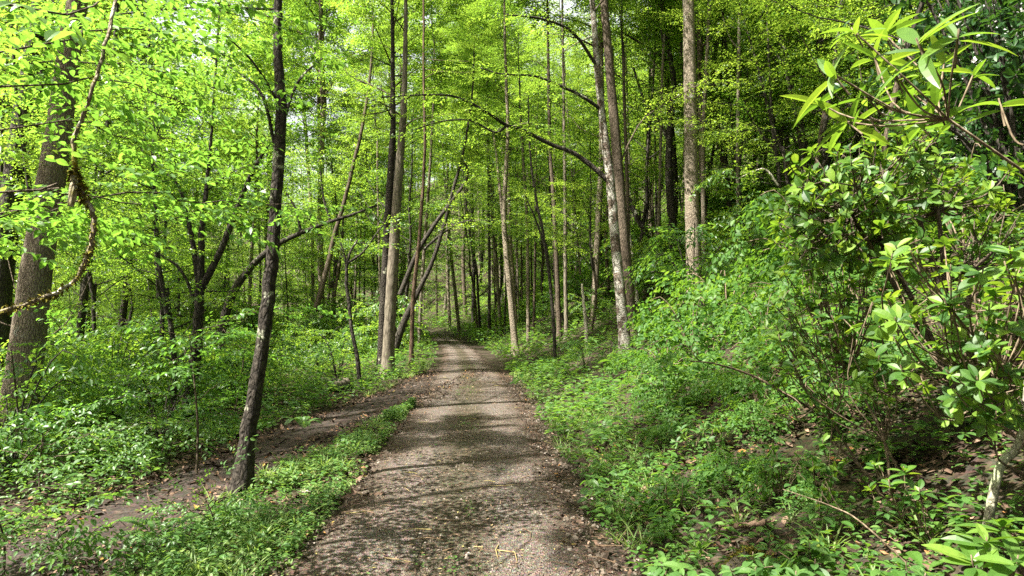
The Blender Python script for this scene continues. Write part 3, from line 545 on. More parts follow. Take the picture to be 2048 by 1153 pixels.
def forest():
    r = rng(77); used = []; rowsT = []; rowsU = []
    def ok(x, y, md, road_gap=2.2):
        if abs(x - road_x(y)) < road_gap or abs(x - trail_x(y)) < 1.1 and y < 22: return False
        return all((x - a) ** 2 + (y - b) ** 2 > md * md for a, b in used)
    gaps = [(3.0, 4.2), (2.0, 3.2), (-1.0, 5.2), (-.9, 9.5), (-1.2, 18.5, 1.2), (-1.7, 22.5, 1.6), (-2.1, 27.5, 1.6), (3.2, 9.5), (5, 11.5), (-3.0, 33, 1.2), (1.5, 19), (-5, 7.5)]   # where the sun reaches the ground
    def sunny(x, y, z, rad):
        a, b = x - SUN.x / SUN.z * z, y - SUN.y / SUN.z * z
        return all((a - p[0]) ** 2 + (b - p[1]) ** 2 > (rad + sum(p[2:])) ** 2 for p in gaps)
    marks = [(1386, 20.5, 26), (1238, 17, 26), (790, 18.5, 26), (1012, 28, 12), (1345, 25, 14)]   # trunks that stand free in the view
    def clear(x, y, R):
        return all(y > Y or abs(1024 + F_PX * x / y - px) > w + .75 * R * F_PX / y for px, Y, w in marks)
    tall = []; under = []
    for k in range(900):
        Y = r.uniform(22, 62); px = r.uniform(600, 1300); x = (px - 1024) * Y / F_PX
        if len(under) < 30 and ok(x, Y, 2.6, 2.2) and sunny(x, Y, 8, 2.6) and clear(x, Y, 2.0): under.append((x, Y)); used.append((x, Y))
    tall = [(-6, 66), (-5, 73), (-8, 81), (-3.4, 60), (-4, 86), (.5, 52), (-8, 52), (-9.6, 59), (-12.5, 78), (-1, 70), (-12.4, 45), (-10.4, 37.5), (-14.5, 50), (-16, 44)]; ntall = len(tall)
    used += tall; nbig = len(under) + 30
    for k in range(4000):
        Y = 19 + 45 * r.uniform(0, 1) ** .8; x = r.uniform(-.86, .92) * Y
        if len(tall) < 80 and not (Y < 27 and -.36 < x / Y < -.10) and ok(x, Y, 1.9, 2.4) and sunny(x, Y, 14, 3.2) and clear(x, Y, .4): tall.append((x, Y)); used.append((x, Y))
    slim = []
    for k in range(3000):
        Y = r.uniform(21, 58); px = r.uniform(640, 1480); x = (px - 1024) * Y / F_PX
        if len(slim) < 46 and ok(x, Y, 1.1, 2.3) and (px > 930 or sunny(x, Y, 8, 1.6)): slim.append((x, Y)); used.append((x, Y))
    for k in range(2500):
        Y = r.uniform(20, 52); px = r.uniform(1230, 1980); x = (px - 1024) * Y / F_PX
        if k == 0: n0 = len(under)
        if len(under) < n0 + 30 and ok(x, Y, 1.4, 2.3) and clear(x, Y, 1.8): under.append((x, Y)); used.append((x, Y))
    for k in range(4000):
        Y = 11 + 46 * r.uniform(0, 1) ** .9; x = r.uniform(-.84, .9) * Y
        if x > 0 and Y < 14: continue
        if len(under) < 150 and ok(x, Y, 1.5, 2.6) and sunny(x, Y, 5, 2.4) and clear(x, Y, 2.3): under.append((x, Y)); used.append((x, Y))
    # outside the frame: unseen trees added to shade the road and block open sky
    for (x, Y, big) in [(-7.3, 2.4, 1), (-3.5, 2.2, 1), (-6.6, 6.2, 1), (-7, -6, 1), (4.5, -3, 1), (-9, -10, 1), (0.5, -7, 0), (-14.5, 5.5, 1), (9.5, 5, 1), (5.2, .8, 1), (7.5, -2, 1), (3.2, -4.5, 1), (9.2, 1, 1), (8.5, -6.5, 1), (1.5, -6.5, 1), (-1.2, -9, 1), (4, -10, 1), (11.5, -3, 1), (-16, -1, 1), (-4.5, -13, 1), (12.5, 3.5, 1), (6.6, 3.6, 1), (3.4, -1.4, 1), (13, 9, 1), (-19, 4, 1)]:
        (tall if big else under).append((x, Y))
    for i, (x, Y) in enumerate(tall):
        st, w = STEMS_T[i % 6]; cr = CROWN_T[r.integers(0, 4)] if Y > 8 else CROWN_S[i % 2]; g = gp(x, Y); s = r.uniform(1.35, 1.7) if i < ntall else {-7.3: 1.1, -3.5: .62, -6.6: .75}[x] if x in (-7.3, -3.5, -6.6) else r.uniform(.8, 1.25)  # three of the added trees are sized by hand to aim their shade
        root = link('forest_tree', None, loc=Vector(g)); tag(root, None, 'tree', 'forest trees behind the road')
        root.rotation_euler = (r.normal(0, .035), r.normal(0, .035), r.uniform(0, 6.28)); root.scale = (.55 if x == -7.3 else .42 if x == -3.5 else s * r.uniform(.8, 1.1),) * 2 + (s,)
        link('trunk', st, root); c = link('crown', cr, root); c.location = (0, 0, 9.3); rowsT.append((root, 1024 + F_PX * x / max(Y, .5), Y, ('slim ' if s < 1 else 'stout ') + w))
    for i, (x, Y) in enumerate(slim):
        st, w = STEMS_T[(i * 5 + 1) % 6]; g = gp(x, Y); root = link('forest_tree', None, loc=Vector(g)); tag(root, None, 'tree', 'forest trees behind the road'); q = r.uniform(.4, .62); h = r.uniform(.85, 1.35)
        root.rotation_euler = (r.normal(0, .03), r.normal(0, .03), r.uniform(0, 6.28)); root.scale = (q, q, h); link('trunk', st, root)
        c = link('crown', CROWN_Y[i % 3], root); c.location = (0, 0, 9.0); c.scale = (1.5, 1.5, .9); rowsT.append((root, 1024 + F_PX * x / Y, Y, 'slender ' + w))
    for i, (x, Y) in enumerate(under):
        st, w = STEMS_U[i % 4]; g = gp(x, Y); s = r.uniform(.7, 1.35) if i >= nbig else r.uniform(1.2, 1.5) + .012 * (Y - 22)
        cr = (CROWN_Y[r.integers(0, 3)] if r.uniform() < .7 else CROWN_U[r.integers(0, 4)])
        root = link('understory_tree', None, loc=Vector(g)); tag(root, None, 'small tree', 'understory trees in the woods')
        root.rotation_euler = (r.normal(0, .07), r.normal(0, .07), r.uniform(0, 6.28)); root.scale = (s, s, s * r.uniform(.9, 1.2))
        link('trunk', st, root); c = link('crown', cr, root); c.location = (0, 0, 2.3); rowsU.append((root, 1024 + F_PX * x / max(Y, .5), Y, w))
    label_rows(rowsT, 'trunk'); label_rows(rowsU, 'small tree')
forest()

# far woods as one mass on the hillside
def far_woods():
    r = rng(5); mb = MB(); P = []; D = []; S = []
    for k in range(420):
        Y = r.uniform(64, 150); x = r.uniform(-.95, .95) * Y
        if abs(x - road_x(Y)) < 3.5: continue
        g = gp(x, Y); H = r.uniform(15, 25); lean = r.normal(0, .04, 2)
        mb.tube([g - A(0, 0, .3), g + A(lean[0] * H * .4, lean[1] * H * .4, H * .45), g + A(lean[0] * H, lean[1] * H, H)], [r.uniform(.12, .24), .13, .03], 5, 1, close=False)
        n = 60
        u = r.uniform(0, 1, n); zc = H * (.12 + .88 * u ** .8); rad = 3.4 * np.sqrt(r.uniform(0, 1, n)) * (1 - np.abs(u - .45) * 1.1); az = r.uniform(0, 6.28, n)
        P.append(g + np.stack([np.cos(az) * rad, np.sin(az) * rad, zc], 1)); D.append(np.stack([np.cos(az), np.sin(az), r.normal(-.1, .25, n)], 1)); S.append(r.uniform(1.6, 2.8, n))
    n = 26000; Y = 40 + 110 * r.uniform(0, 1, n) ** 1.3; x = r.uniform(-.95, .95, n) * Y; q = np.abs(x - road_x(Y)) > 2.0 + r.uniform(0, 1.5, n); x, Y = x[q], Y[q]; n = len(x)
    hgt = r.uniform(0, 1, n) ** 1.6 * (1.2 + 2.4 * np.clip(wob(x, Y, 4, 3) + .5, 0, 1)) * np.clip((Y - 30) / 40, .4, 1.5) * np.clip((np.abs(x - road_x(Y)) - .5) / 4, .2, 1); az = r.uniform(0, 6.28, n)
    P.append(np.stack([x, Y, ground_z(x, Y) + .1 + hgt], 1)); D.append(np.stack([np.cos(az), np.sin(az), r.normal(0, .3, n)], 1)); S.append(r.uniform(.9, 1.9, n))
    scatter_sprays(mb, SPR, np.concatenate(P), np.concatenate(D), np.concatenate(S), r, 0, .3)
    tag(link('distant_woods', mb.mesh('distant_woods', [LF_CANOPY, BK_TAN])), 'sunlit mass of far trees closing the valley behind everything', 'woods', kind='stuff')
far_woods()

# ------------------------------------------------------------------ overhanging boughs close to the camera
def bough_tree(name, label, cat, base, trunk, r0, boughs, bark, T, leafm, seed, dens=5.2, size=.74, start=.06, br=.007):
    r = rng(seed); base = np.asarray(base, float); root = link(name, None, loc=Vector(base)); tag(root, label, cat)
    tp = bez(trunk, 18); mb = MB(); mb.tube(tp, np.linspace(r0, r0 * .4, 18), 10, 0, .05, seed); link('trunk', mb.mesh('trunk', [bark], base), root)
    lv = MB()
    for Q in boughs:
        p = bez(Q, 14); p[1:-1] += r.normal(0, .015, (12, 3)); b = MB(); b.tube(p, np.linspace(br, .003, 14), 6, 0, .06, seed, False); link('branch', b.mesh('branch', [bark], base), root)
        leafy_limb(lv, p, .01, r, T, dens, size, start, tube=False, droop=.03)
    link('foliage', lv.mesh('foliage', [leafm, bark], base), root)
    return root
tb = gp(-4.9, 3.1)
tk = [tb, tb + A(.1, .1, 2), tb + A(.2, .1, 4), tb + A(.4, 0, 6.5)]
bough_tree('beech_tree', 'young beech whose bright green boughs hang over the mossy branch', 'tree', tb, tk, .07, [
    [tk[2] * .5 + tk[1] * .5, at(20, 90, 3.7), at(170, 50, 4.1), at(330, 60, 4.6), at(480, 120, 5.0)],
    [tk[2], at(40, 10, 3.5), at(200, -10, 4.2), at(400, 10, 4.8), at(600, 60, 5.6)],
    [tk[1] + A(0, 0, .6), at(30, 170, 3.9), at(180, 150, 4.3), at(330, 190, 4.8), at(430, 260, 5.3)],
    [tk[1] + A(0, 0, .3), at(60, 240, 4.4), at(200, 260, 5.0), at(330, 300, 5.6)],
    [tk[1] + A(0, 0, .9), at(130, 120, 5.0), at(300, 130, 5.6), at(450, 180, 6.2), at(560, 240, 6.6)],
    [tk[1] + A(0, 0, -.2), at(0, 385, 3.2), at(110, 385, 3.4), at(280, 408, 3.7)],
    [tk[1] + A(0, 0, -.1), at(180, 395, 4.0), at(380, 400, 4.4), at(590, 405, 4.8)],
    [tk[1] + A(0, 0, -.6), at(10, 430, 4.0), at(130, 440, 4.4)],
], BK_BROWN, SPR_B, LF_BEECH, 51)
sb = gp(-2.9, 6.9); sk = [sb, sb + A(-.05, 0, .6), sb + A(.05, .05, 1.2), sb + A(0, .1, 1.9)]
def local_bough(name, label, px, py, Y, h, seed, spread, n, leafm=LF_BEECH, T=SPR_B, size=.6, cat='sapling', bark=BK_BROWN, dens=5.0):
    """A sapling rooted on the ground below the pixel, with N arching shoots."""
    r = rng(seed); p = at(px, py, Y); b = gp(p[0], Y); t = b + A(r.normal(0, .1), r.normal(0, .1), h); Q = []
    for k in range(n):
        az = 2.4 * k + r.uniform(-.4, .4); z = b + (t - b) * r.uniform(.45, 1.0); d = A(math.cos(az), math.sin(az) * .8, r.uniform(-.05, .3)); L_ = spread * r.uniform(.6, 1.1)
        Q.append([z, z + d * L_ * .5 + A(0, 0, .05), z + d * L_])
    return bough_tree(name, label, cat, b, [b - A(0, 0, .05), b + (t - b) * .4 + r.normal(0, .05, 3), t], .007 + .006 * h, Q, bark, T, leafm, seed, dens, size, .1, .005)
local_bough('sapling', 'leafy sapling with flat sprays over the dirt path edge beside the slender blotched trunk', 400, 700, 7.6, 1.55, 61, 1.1, 8, size=.7)
local_bough('sapling', 'leafy sapling at the foot of the massive furrowed trunk', 60, 720, 8.4, 1.5, 62, 1.2, 8, size=.7)
local_bough('sapling', 'low broad sapling with long leaves by the far side of the dirt path', 310, 900, 8.0, .75, 63, .8, 7, LF_HERB, size=.75)
local_bough('shrub', 'arching bright shrub at the near end of the dirt path', 20, 1040, 4.4, .55, 64, .7, 8, LF_HERB, size=.6, cat='shrub')
local_bough('shrub', 'sunlit low shrub with horizontal shoots across the dirt path', 150, 1060, 4.6, .35, 65, .55, 6, LF_HERB, size=.5, cat='shrub')
local_bough('shrub', 'bushy low shrub lining the dirt path below the furrowed trunk', 90, 930, 7.2, .6, 66, 1.0, 9, LF_HERB, size=.6, cat='shrub')
local_bough('shrub', 'small leafy shrub on the verge strip in front of the slender blotched trunk', 430, 1060, 5.3, .3, 67, .38, 6, LF_HERB, size=.42, cat='shrub')
local_bough('sapling', 'sapling with layered shoots in the undergrowth past the forked trunk', 470, 800, 12.5, 1.4, 68, 1.3, 8, LF_UNDER, SPR, .9)

# mossy hanging branch
def mossy():
    r = rng(9); Y = 3.2
    Q = [at(245, -140, Y + .5), at(216, 0, Y + .2), at(197, 90, Y + .1), at(176, 170, Y), at(158, 230, Y), at(141, 275, Y), at(143, 320, Y), at(145, 355, Y), at(165, 395, Y), at(180, 425, Y), at(182, 470, Y), at(170, 525, Y), at(150, 560, Y), at(100, 590, Y - .1), at(0, 625, Y - .2), at(-160, 640, Y - .4), at(-420, 700, Y - .6)]
    base = gp(Q[-1][0], Q[-1][1]); Q.append(base - A(.1, 0, .1)); p = bez(Q, 70); p[5:-6] += r.normal(0, .003, (59, 3))
    root = link('mossy_branch', None, loc=Vector(base)); tag(root, 'crooked mossy branch zigzagging down before the massive furrowed trunk', 'branch')
    mb = MB(); rad = np.interp(np.linspace(0, 1, 70), [0, .3, .5, .8, 1], [.008, .0095, .012, .009, .02]); mb.tube(p, rad, 9, 0, .12, 9); link('stem', mb.mesh('stem', [BK_MOSS], base), root)
    ms = MB(); V = []; D = []; S = []
    for i in range(8, 62):
        cnt = int(60 * math.exp(-((i - 29) / 3.0) ** 2) + 22 * math.exp(-((i - 44) / 6.0) ** 2) + 5 + (26 if 50 < i < 62 else 0))
        for k in range(cnt):
            d = nrm(r.normal(0, 1, 3)); d[2] -= .25; V.append(p[i] + (p[min(i + 1, 69)] - p[i]) * r.uniform(0, 1) + nrm(d) * rad[i] * r.uniform(.7, 1.2)); D.append(d); S.append(r.uniform(.009, .026) * (1.5 if abs(i - 29) < 4 else 1))
    ms.inst(LEAF_LO, V, frames(np.array(D)), np.array(S) * np.ones(len(S)), 0); link('moss', ms.mesh('moss', [MOSS], base), root)
    st = MB(); st.tube([at(143, 345, Y), at(141, 385, Y - .02), at(137, 412, Y - .03)], [.016, .02, .012], 7, 0, .2, 3); link('stub', st.mesh('stub', [BK_MOSS], base), root)
mossy()

# ------------------------------------------------------------------ evergreen shrubs on the bank
def whorl(seed, lt, n, size, lift=(.15, .7), wob_=.25):
    """A rosette of leaves around a shoot tip whose axis is local +Y."""
    r = rng(seed); D = []; S = []; P = []
    for k in range(n):
        az = 2.4 * k + r.normal(0, wob_); el = r.uniform(*lift); D.append(A(math.cos(az) * math.cos(el), math.sin(el), math.sin(az) * math.cos(el))); S.append(size * r.uniform(.7, 1.15)); P.append(A(0, -.02 * r.uniform(0, 2), 0))
    mb = MB(); mb.inst(lt, np.array(P), frames(np.array(D), A(0, 1, 0) + r.normal(0, .25, (n, 3))), np.array(S), 0)
    mb.tube([A(0, -.10, 0), A(0, -.04, 0), A(0, .015, 0)], [.004, .0035, .003], 5, 1)
    return mb
def whorls(seed, lt, n, size, lift):
    out = []
    for i in range(6):
        mb = whorl(seed + i, lt, n + (i % 3) - 1, size, lift); V, F = mb.arrays(); M = np.concatenate(mb.m); out.append((V, F, M))
    return out
W_LAUREL = whorls(500, LEAF_OB, 7, .085, (-.1, .75)); W_RHODO = whorls(520, LEAF_HI, 6, .17, (-.35, .95)); W_BIG = whorls(540, LEAF_OB, 7, .088, (-.1, .7))
W_ROS = whorls(560, leaf(6, 1, .34, .3, .2, 1.0), 9, .15, (-.1, .6))
def put_whorls(mb, T, P, D, S, r):
    k = r.integers(0, len(T), len(P)); P = np.array(P); D = np.array(D); S = np.array(S)
    for i, (V, F, M) in enumerate(T):
        q = k == i
        if not q.any(): continue
        R = frames(D[q], A(0, 0, 1) + r.normal(0, .1, (q.sum(), 3)), r.uniform(0, 6.28, q.sum()))
        for m in (0, 1):
            f = F[M == m]; u = np.unique(f); mp = np.zeros(len(V), int); mp[u] = np.arange(len(u)); mb.inst((V[u], mp[f]), P[q], R, S[q], m, m == 1)
def evergreen(name, label, root_p, tips, T, leafm, seed, stem_r=.02, size=1.0, extra=2, bark=BK_TWIG, hub=None, upb=.55, cat='shrub'):
    """Stems from the root through a few hubs to each tip; each tip carries a rosette, with lower rosettes along the shoot."""
    r = rng(seed); root_p = np.asarray(root_p, float); root = link(name, None, loc=Vector(root_p)); tag(root, label, cat); tips = np.array(tips); st = MB(); lv = MB()
    hubs = np.array(hub) if hub is not None else np.array([root_p + (tips[i] - root_p) * .55 + A(0, 0, -.1) for i in r.choice(len(tips), min(4, len(tips)), False)])
    for h in hubs:
        p = bez([root_p - A(0, 0, .06), root_p + (h - root_p) * .5 + r.normal(0, .05, 3), h], 9); st.tube(p, np.linspace(stem_r, stem_r * .6, 9), 7, 0, .08, seed)
    P = []; D = []; S = []
    for t in tips:
        h = hubs[np.argmin(np.linalg.norm(hubs - t, axis=1))]; L_ = np.linalg.norm(t - h)
        p = bez([h, h + (t - h) * .5 + r.normal(0, .08, 3) * L_ - A(0, 0, .08 * L_), t], 8); st.tube(p, np.linspace(stem_r * .38, .003, 8), 5, 0, .05, seed, False)
        d = nrm(nrm(t - p[-3]) + A(0, 0, upb)); P.append(t); D.append(d); S.append(size * r.uniform(.75, 1.2))
        for e in range(extra):
            q = p[-2 - r.integers(0, 3)] + r.normal(0, .07, 3); dd = nrm(r.normal(0, 1, 3) + A(0, 0, .7)); P.append(q); D.append(dd); S.append(size * r.uniform(.6, 1.0))
            st.tube([p[-4], (p[-4] + q) / 2, q], [.004, .003, .0025], 4, 0, close=False)
    put_whorls(lv, T, P, D, S, r)
    link('stem', st.mesh('stem', [bark], root_p), root); link('foliage', lv.mesh('foliage', [leafm, bark], root_p), root); return root
def region(seed, n, x0, y0, x1, y1, Y0, Y1, slope=0.0):
    """N points within a box of the picture, between two depths."""
    r = rng(seed); out = []
    for k in range(n):
        u, v = r.uniform(0, 1), r.uniform(0, 1); px = x0 + (x1 - x0) * u; py = y0 + (y1 - y0) * v + slope * (u - .5); p = at(px, py, r.uniform(Y0, Y1)); g = float(ground_z(p[0], p[1])) + .1; p[2] = max(p[2], g); out.append(p)
    return out
evergreen('rhododendron', 'rhododendron with long narrow pale leaves reaching in above the laurel', gp(3.4, 2.5), [at(1716, 52, 2.0), at(1672, 140, 2.0), at(1848, 78, 1.9), at(1798, 140, 2.0), at(1742, 190, 2.1), at(1880, 205, 2.1), at(1700, 240, 2.3), at(1930, 60, 1.9), at(1960, 140, 2.2), at(1850, 250, 2.2), at(1780, 60, 2.4), at(2010, 200, 2.1), at(1760, 110, 2.3), at(1830, 180, 2.4), at(1640, 200, 2.3), at(1900, 120, 2.3)],
          W_RHODO, LF_RHODO, 71, .0075, .8, 0, BK_TWIG, hub=[at(1905, 235, 2.05), at(2060, 290, 2.0)])
evergreen('laurel', 'tall mountain laurel with stout bare stems rising above the leaf-littered bank', gp(3.1, 4.6),
          region(72, 75, 1570, 270, 1900, 430, 3.7, 5.0, -60) + region(73, 50, 1540, 400, 1840, 540, 3.9, 5.2) + region(74, 24, 1850, 330, 2040, 470, 4.4, 5.4), W_LAUREL, LF_LAUREL, 72, .022, .95, 2, BK_BROWN,
          hub=[at(1945, 540, 4.5), at(1880, 420, 4.5), at(1810, 330, 4.4), at(1700, 420, 4.3), at(1760, 470, 4.4)])
evergreen('laurel', 'broad-leaved laurel with glossy bright leaves spilling over the bank, nearest the camera', gp(2.75, 3.3),
          region(75, 62, 1770, 480, 2060, 760, 2.6, 3.7) + region(76, 14, 1890, 740, 2060, 830, 2.8, 3.3), W_BIG, LF_LAUREL, 75, .014, .9, 1, BK_TWIG)
evergreen('laurel', 'low laurel with fresh leaves over the dark hollow in the bank', gp(2.35, 4.3),
          region(77, 44, 1535, 590, 1800, 770, 3.7, 4.6) + region(78, 26, 1560, 460, 1760, 600, 4.2, 5.0), W_LAUREL, LF_LAUREL, 77, .011, .95, 1, BK_TWIG)
evergreen('rhododendron', 'low rhododendron rosette with big glossy leaves at the foot of the bank', gp(2.05, 2.75), [at(1960, 1075, 2.6), at(1990, 1040, 2.7), at(2020, 1110, 2.5), at(1930, 1110, 2.55), at(2045, 1060, 2.7)], W_ROS, LF_RHODO, 79, .01, .85, 0)
evergreen('laurel', 'small laurel seedling on the open leaf litter', gp(2.2, 3.6), [at(1770, 960, 3.5), at(1740, 925, 3.6), at(1800, 935, 3.55), at(1830, 975, 3.4)], W_LAUREL, LF_LAUREL, 80, .007, .8, 1, cat='seedling')
evergreen('laurel', 'sparse laurel sprig above the mossy rock', gp(1.95, 4.4), [at(1640, 880, 4.2), at(1620, 925, 4.1), at(1680, 870, 4.3), at(1660, 840, 4.3)], W_LAUREL, LF_LAUREL, 81, .006, .9, 1, cat='seedling')
LF_SEED = leaf_mat('seedling_leaf', [(.04, .10, .03), (.065, .14, .036), (.10, .18, .045)], [(.18, .36, .05), (.26, .46, .06), (.36, .54, .08)], .38, .5, .35, .3)
for q, (px, py, Y, hh, nn, lab) in enumerate([(1540, 815, 4.9, .32, 5, 'broad-leaved seedling in the dark hollow under the bare dead branch'), (1490, 1010, 3.7, .30, 7, 'spreading sunlit seedling in front of the mossy rock'), (1600, 1010, 3.6, .28, 6, 'pale sunlit seedling beside the thin grey dead branch'),
        (1440, 1075, 3.3, .22, 6, 'low bright seedling at the foot of the bank nearest the road'), (1560, 1100, 3.1, .22, 6, 'bright seedling with big leaves near the viewer below the mossy rock'), (1670, 1085, 3.0, .25, 6, 'yellowish drooping seedling near the viewer beside the rhododendron rosette'),
        (1790, 1060, 3.0, .3, 5, 'leafy seedling between the rhododendron rosette and the thin grey branch'), (1420, 830, 6.2, .4, 7, 'leafy seedling halfway up the bank below the thicket'), (1330, 900, 5.2, .3, 6, 'leafy seedling at the road side of the bank')]):
    rr = rng(900 + q); c_ = at(px, py, Y); b_ = gp(c_[0], Y); evergreen('seedling', lab, b_, [b_ + A(rr.normal(0, .13), rr.normal(0, .1), hh * rr.uniform(.55, 1.1)) for _ in range(nn)], W_BIG, LF_SEED, 900 + q, .006, .95, 1, BK_TWIG, upb=1.2, cat='seedling')
# pale curved laurel stem low at the frame's edge
def bare(name, label, Q, r0, r1, bark, cat, sub=()):
    Q = [np.asarray(q, float) for q in Q]; b = Q[0]; root = link(name, None, loc=Vector(b)); tag(root, label, cat); mb = MB(); p = bez(Q, 20); mb.tube(p, np.linspace(r0, r1, 20), 7, 0, .1, 4); link('stem', mb.mesh('stem', [bark], b), root)
    for s in sub:
        m = MB(); m.tube(bez(s, 8), np.linspace(r1 * 1.1, r1 * .5, 8), 5, 0, .08, 5); link('twig', m.mesh('twig', [bark], b), root)
    return root
bare('curved_branch', 'pale lichened stem curving up from the litter to the glossy laurel', [gp(2.22, 3.3, -.05), at(1985, 945, 3.25), at(2020, 900, 3.25), at(2040, 850, 3.2), at(2050, 760, 3.2)], .022, .014, bark_mat('pale_lichen_bark', (.2, .19, .14), (.4, .39, .3), (.3, .33, .2), .55, 20, .5, .5), 'branch')
bare('dead_branch', 'long bare dead branch poking out of the bank towards the road', [gp(2.55, 5.6, .1), at(1560, 782, 5.2), at(1500, 750, 5.2), at(1430, 728, 5.1), at(1378, 722, 5.0)], .012, .005, BK_TWIG, 'branch', [[at(1400, 724, 5.05), at(1388, 712, 5.0), at(1380, 697, 5.0)], [at(1560, 782, 5.2), at(1590, 800, 5.1), at(1612, 830, 5.0)]])
bare('dead_branch', 'thin grey dead branch lying across the herbs at the foot of the bank', [gp(1.93, 3.1, .03), at(1720, 1045, 3.2), at(1660, 1010, 3.4), at(1590, 985, 3.6), at(1560, 975, 3.7)], .0045, .002, BK_TWIG, 'branch', [[at(1672, 1015, 3.4), at(1655, 985, 3.4), at(1646, 960, 3.4)]])
bare('dead_branch', 'bleached bare branch on the slope past the tall straight trunk', [gp(8.2, 19, .1) * 0 + at(1560, 370, 18), at(1535, 338, 18), at(1510, 342, 18), at(1476, 358, 18)], .03, .012, BK_PALE, 'branch')

def lump(name, label, c, sx, sy, sz, mat, cat, seed, moss=True):
    r = rng(seed); n, k = 26, 14; V = []
    for i in range(k):
        th = math.pi * .62 * i / (k - 1)
        for j in range(n):
            a = 6.283 * j / n; d = 1 + .16 * math.sin(3 * a + seed) * math.sin(th) + .08 * math.sin(7 * a + 4 * th) + r.normal(0, .025); V.append((math.sin(th) * math.cos(a) * sx * d, math.sin(th) * math.sin(a) * sy * d, math.cos(th) * sz * d))
    F = [(i * n + j, i * n + (j + 1) % n, (i + 1) * n + (j + 1) % n, (i + 1) * n + j) for i in range(k - 1) for j in range(n)]
    root = link(name, None, loc=Vector(c)); tag(root, label, cat); mb = MB(); mb.add(V, F, 0, True); link('rock_body', mb.mesh('rock_body', [mat]), root)
    ms = MB(); P = []; D = []
    for q in range(1500):
        v = np.array(V[r.integers(0, len(V) // 2 + 60)]) * r.uniform(.96, 1.02); P.append(v + r.normal(0, .008, 3)); D.append(nrm(v) + r.normal(0, .5, 3))
    ms.inst(LEAF_LO, P, frames(np.array(D)), r.uniform(.008, .022, len(P)), 0); link('moss', ms.mesh('moss', [MOSS]), root); return root
c = gp(*(at(1495, 960, 3.95)[:2]))
lump('mossy_rock', 'rounded rock under yellow-green moss at the foot of the bank', c + A(0, 0, .02), .17, .14, .15, simple('rock', (.05, .045, .035), (.14, .12, .09), 18), 'rock', 3)
def log(name, label, p0, p1, r0, r1, bark, cat='log', seed=1):
    p0 = np.asarray(p0); p1 = np.asarray(p1); root = link(name, None, loc=Vector(p0)); tag(root, label, cat); r = rng(seed)
    p = p0 + (p1 - p0) * np.linspace(0, 1, 14)[:, None] + r.normal(0, .01, (14, 3)); mb = MB(); mb.tube(p, np.linspace(r0, r1, 14), 12, 0, .07, seed); link('trunk', mb.mesh('trunk', [bark], p0), root)
    d = nrm(p0 - p1); en = MB(); a = nrm(np.cross(d, A(0, 0, 1))); b = np.cross(a, d); q = p0 + d * .008
    ring = [q + (a * math.cos(t) + b * math.sin(t)) * r0 * .93 for t in np.arange(12) * math.pi / 6]
    en.add(np.array(ring), [(0, k, k + 1, k + 2) for k in range(1, 10, 2)], 0); link('cut_end', en.mesh('cut_end', [BK_PALE], p0), root); return root
lp = at(652, 778, 15.6); lg = gp(lp[0], lp[1]); l2 = gp(at(700, 768, 16.2)[0], 16.2)
log('fallen_log', 'short pale fallen log lying among herbs behind the crooked sapling', lg + A(0, 0, .13), l2 + A(0, 0, .16), .12, .14, BK_TAN, seed=3)
lg = gp(-5.0, 17.2); l2 = gp(-3.9, 16.6)
log('fallen_log', 'dark rotting log with its root end up behind the pale fallen log', l2 + A(0, 0, .13), lg + A(-.2, .3, .2), .12, .15, BK_DARK, seed=4)
a_ = gp(*(at(1470, 905, 4.6)[:2])); b_ = gp(*(at(1530, 925, 4.5)[:2]))
log('fallen_stick', 'short brown broken stick above the mossy rock', a_ + A(-.1, .1, .05), b_ + A(0, 0, .05), .018, .022, BK_RED, 'stick', 5)

# ------------------------------------------------------------------ thicket shrubs on the slope and saplings, copied
def bush_mb(seed, R, H, n, T, size, dens=4.2, droop=.1):
    r = rng(seed); mb = MB()
    for i in range(n):
        az = 2.4 * i + r.normal(0, .3); L_ = R * r.uniform(.5, 1.1); h = H * r.uniform(.3, 1.0)
        p = bez([A(0, 0, -.05), A(math.cos(az) * L_ * .3, math.sin(az) * L_ * .3, h * .6), A(math.cos(az) * L_ * .7, math.sin(az) * L_ * .7, h * .95), A(math.cos(az) * L_, math.sin(az) * L_, h * .9)], 8)
        leafy_limb(mb, p, .012, r, T, dens, size, .25, nseg=4, droop=droop)
    return mb
def split_mesh(mb, mats, seedname):
    """Stems and leaves of one bush as two meshes."""
    V, F = mb.arrays(); M = np.concatenate(mb.m); out = []
    for k, nm in ((0, 'foliage'), (1, 'stem')):
        f = F[M == k]; u = np.unique(f); mp = np.zeros(len(V), int); mp[u] = np.arange(len(u)); b = MB(); b.add(V[u], mp[f], 0, k == 1); out.append((nm, b.mesh(nm, [mats[k]])))
    return out
BUSH = [split_mesh(bush_mb(600 + i, 1.0, 1.25, 13, SPR_WIDE, .85, 3.4, .55), [LF_SHRUB, BK_TWIG], i) for i in range(4)]
SAPL = [split_mesh(bush_mb(620 + i, .95, 1.7, 12, SPR_BIG, .72, 3.8, .25), [LF_UNDER, BK_DARK], i) for i in range(4)]
EVER = []
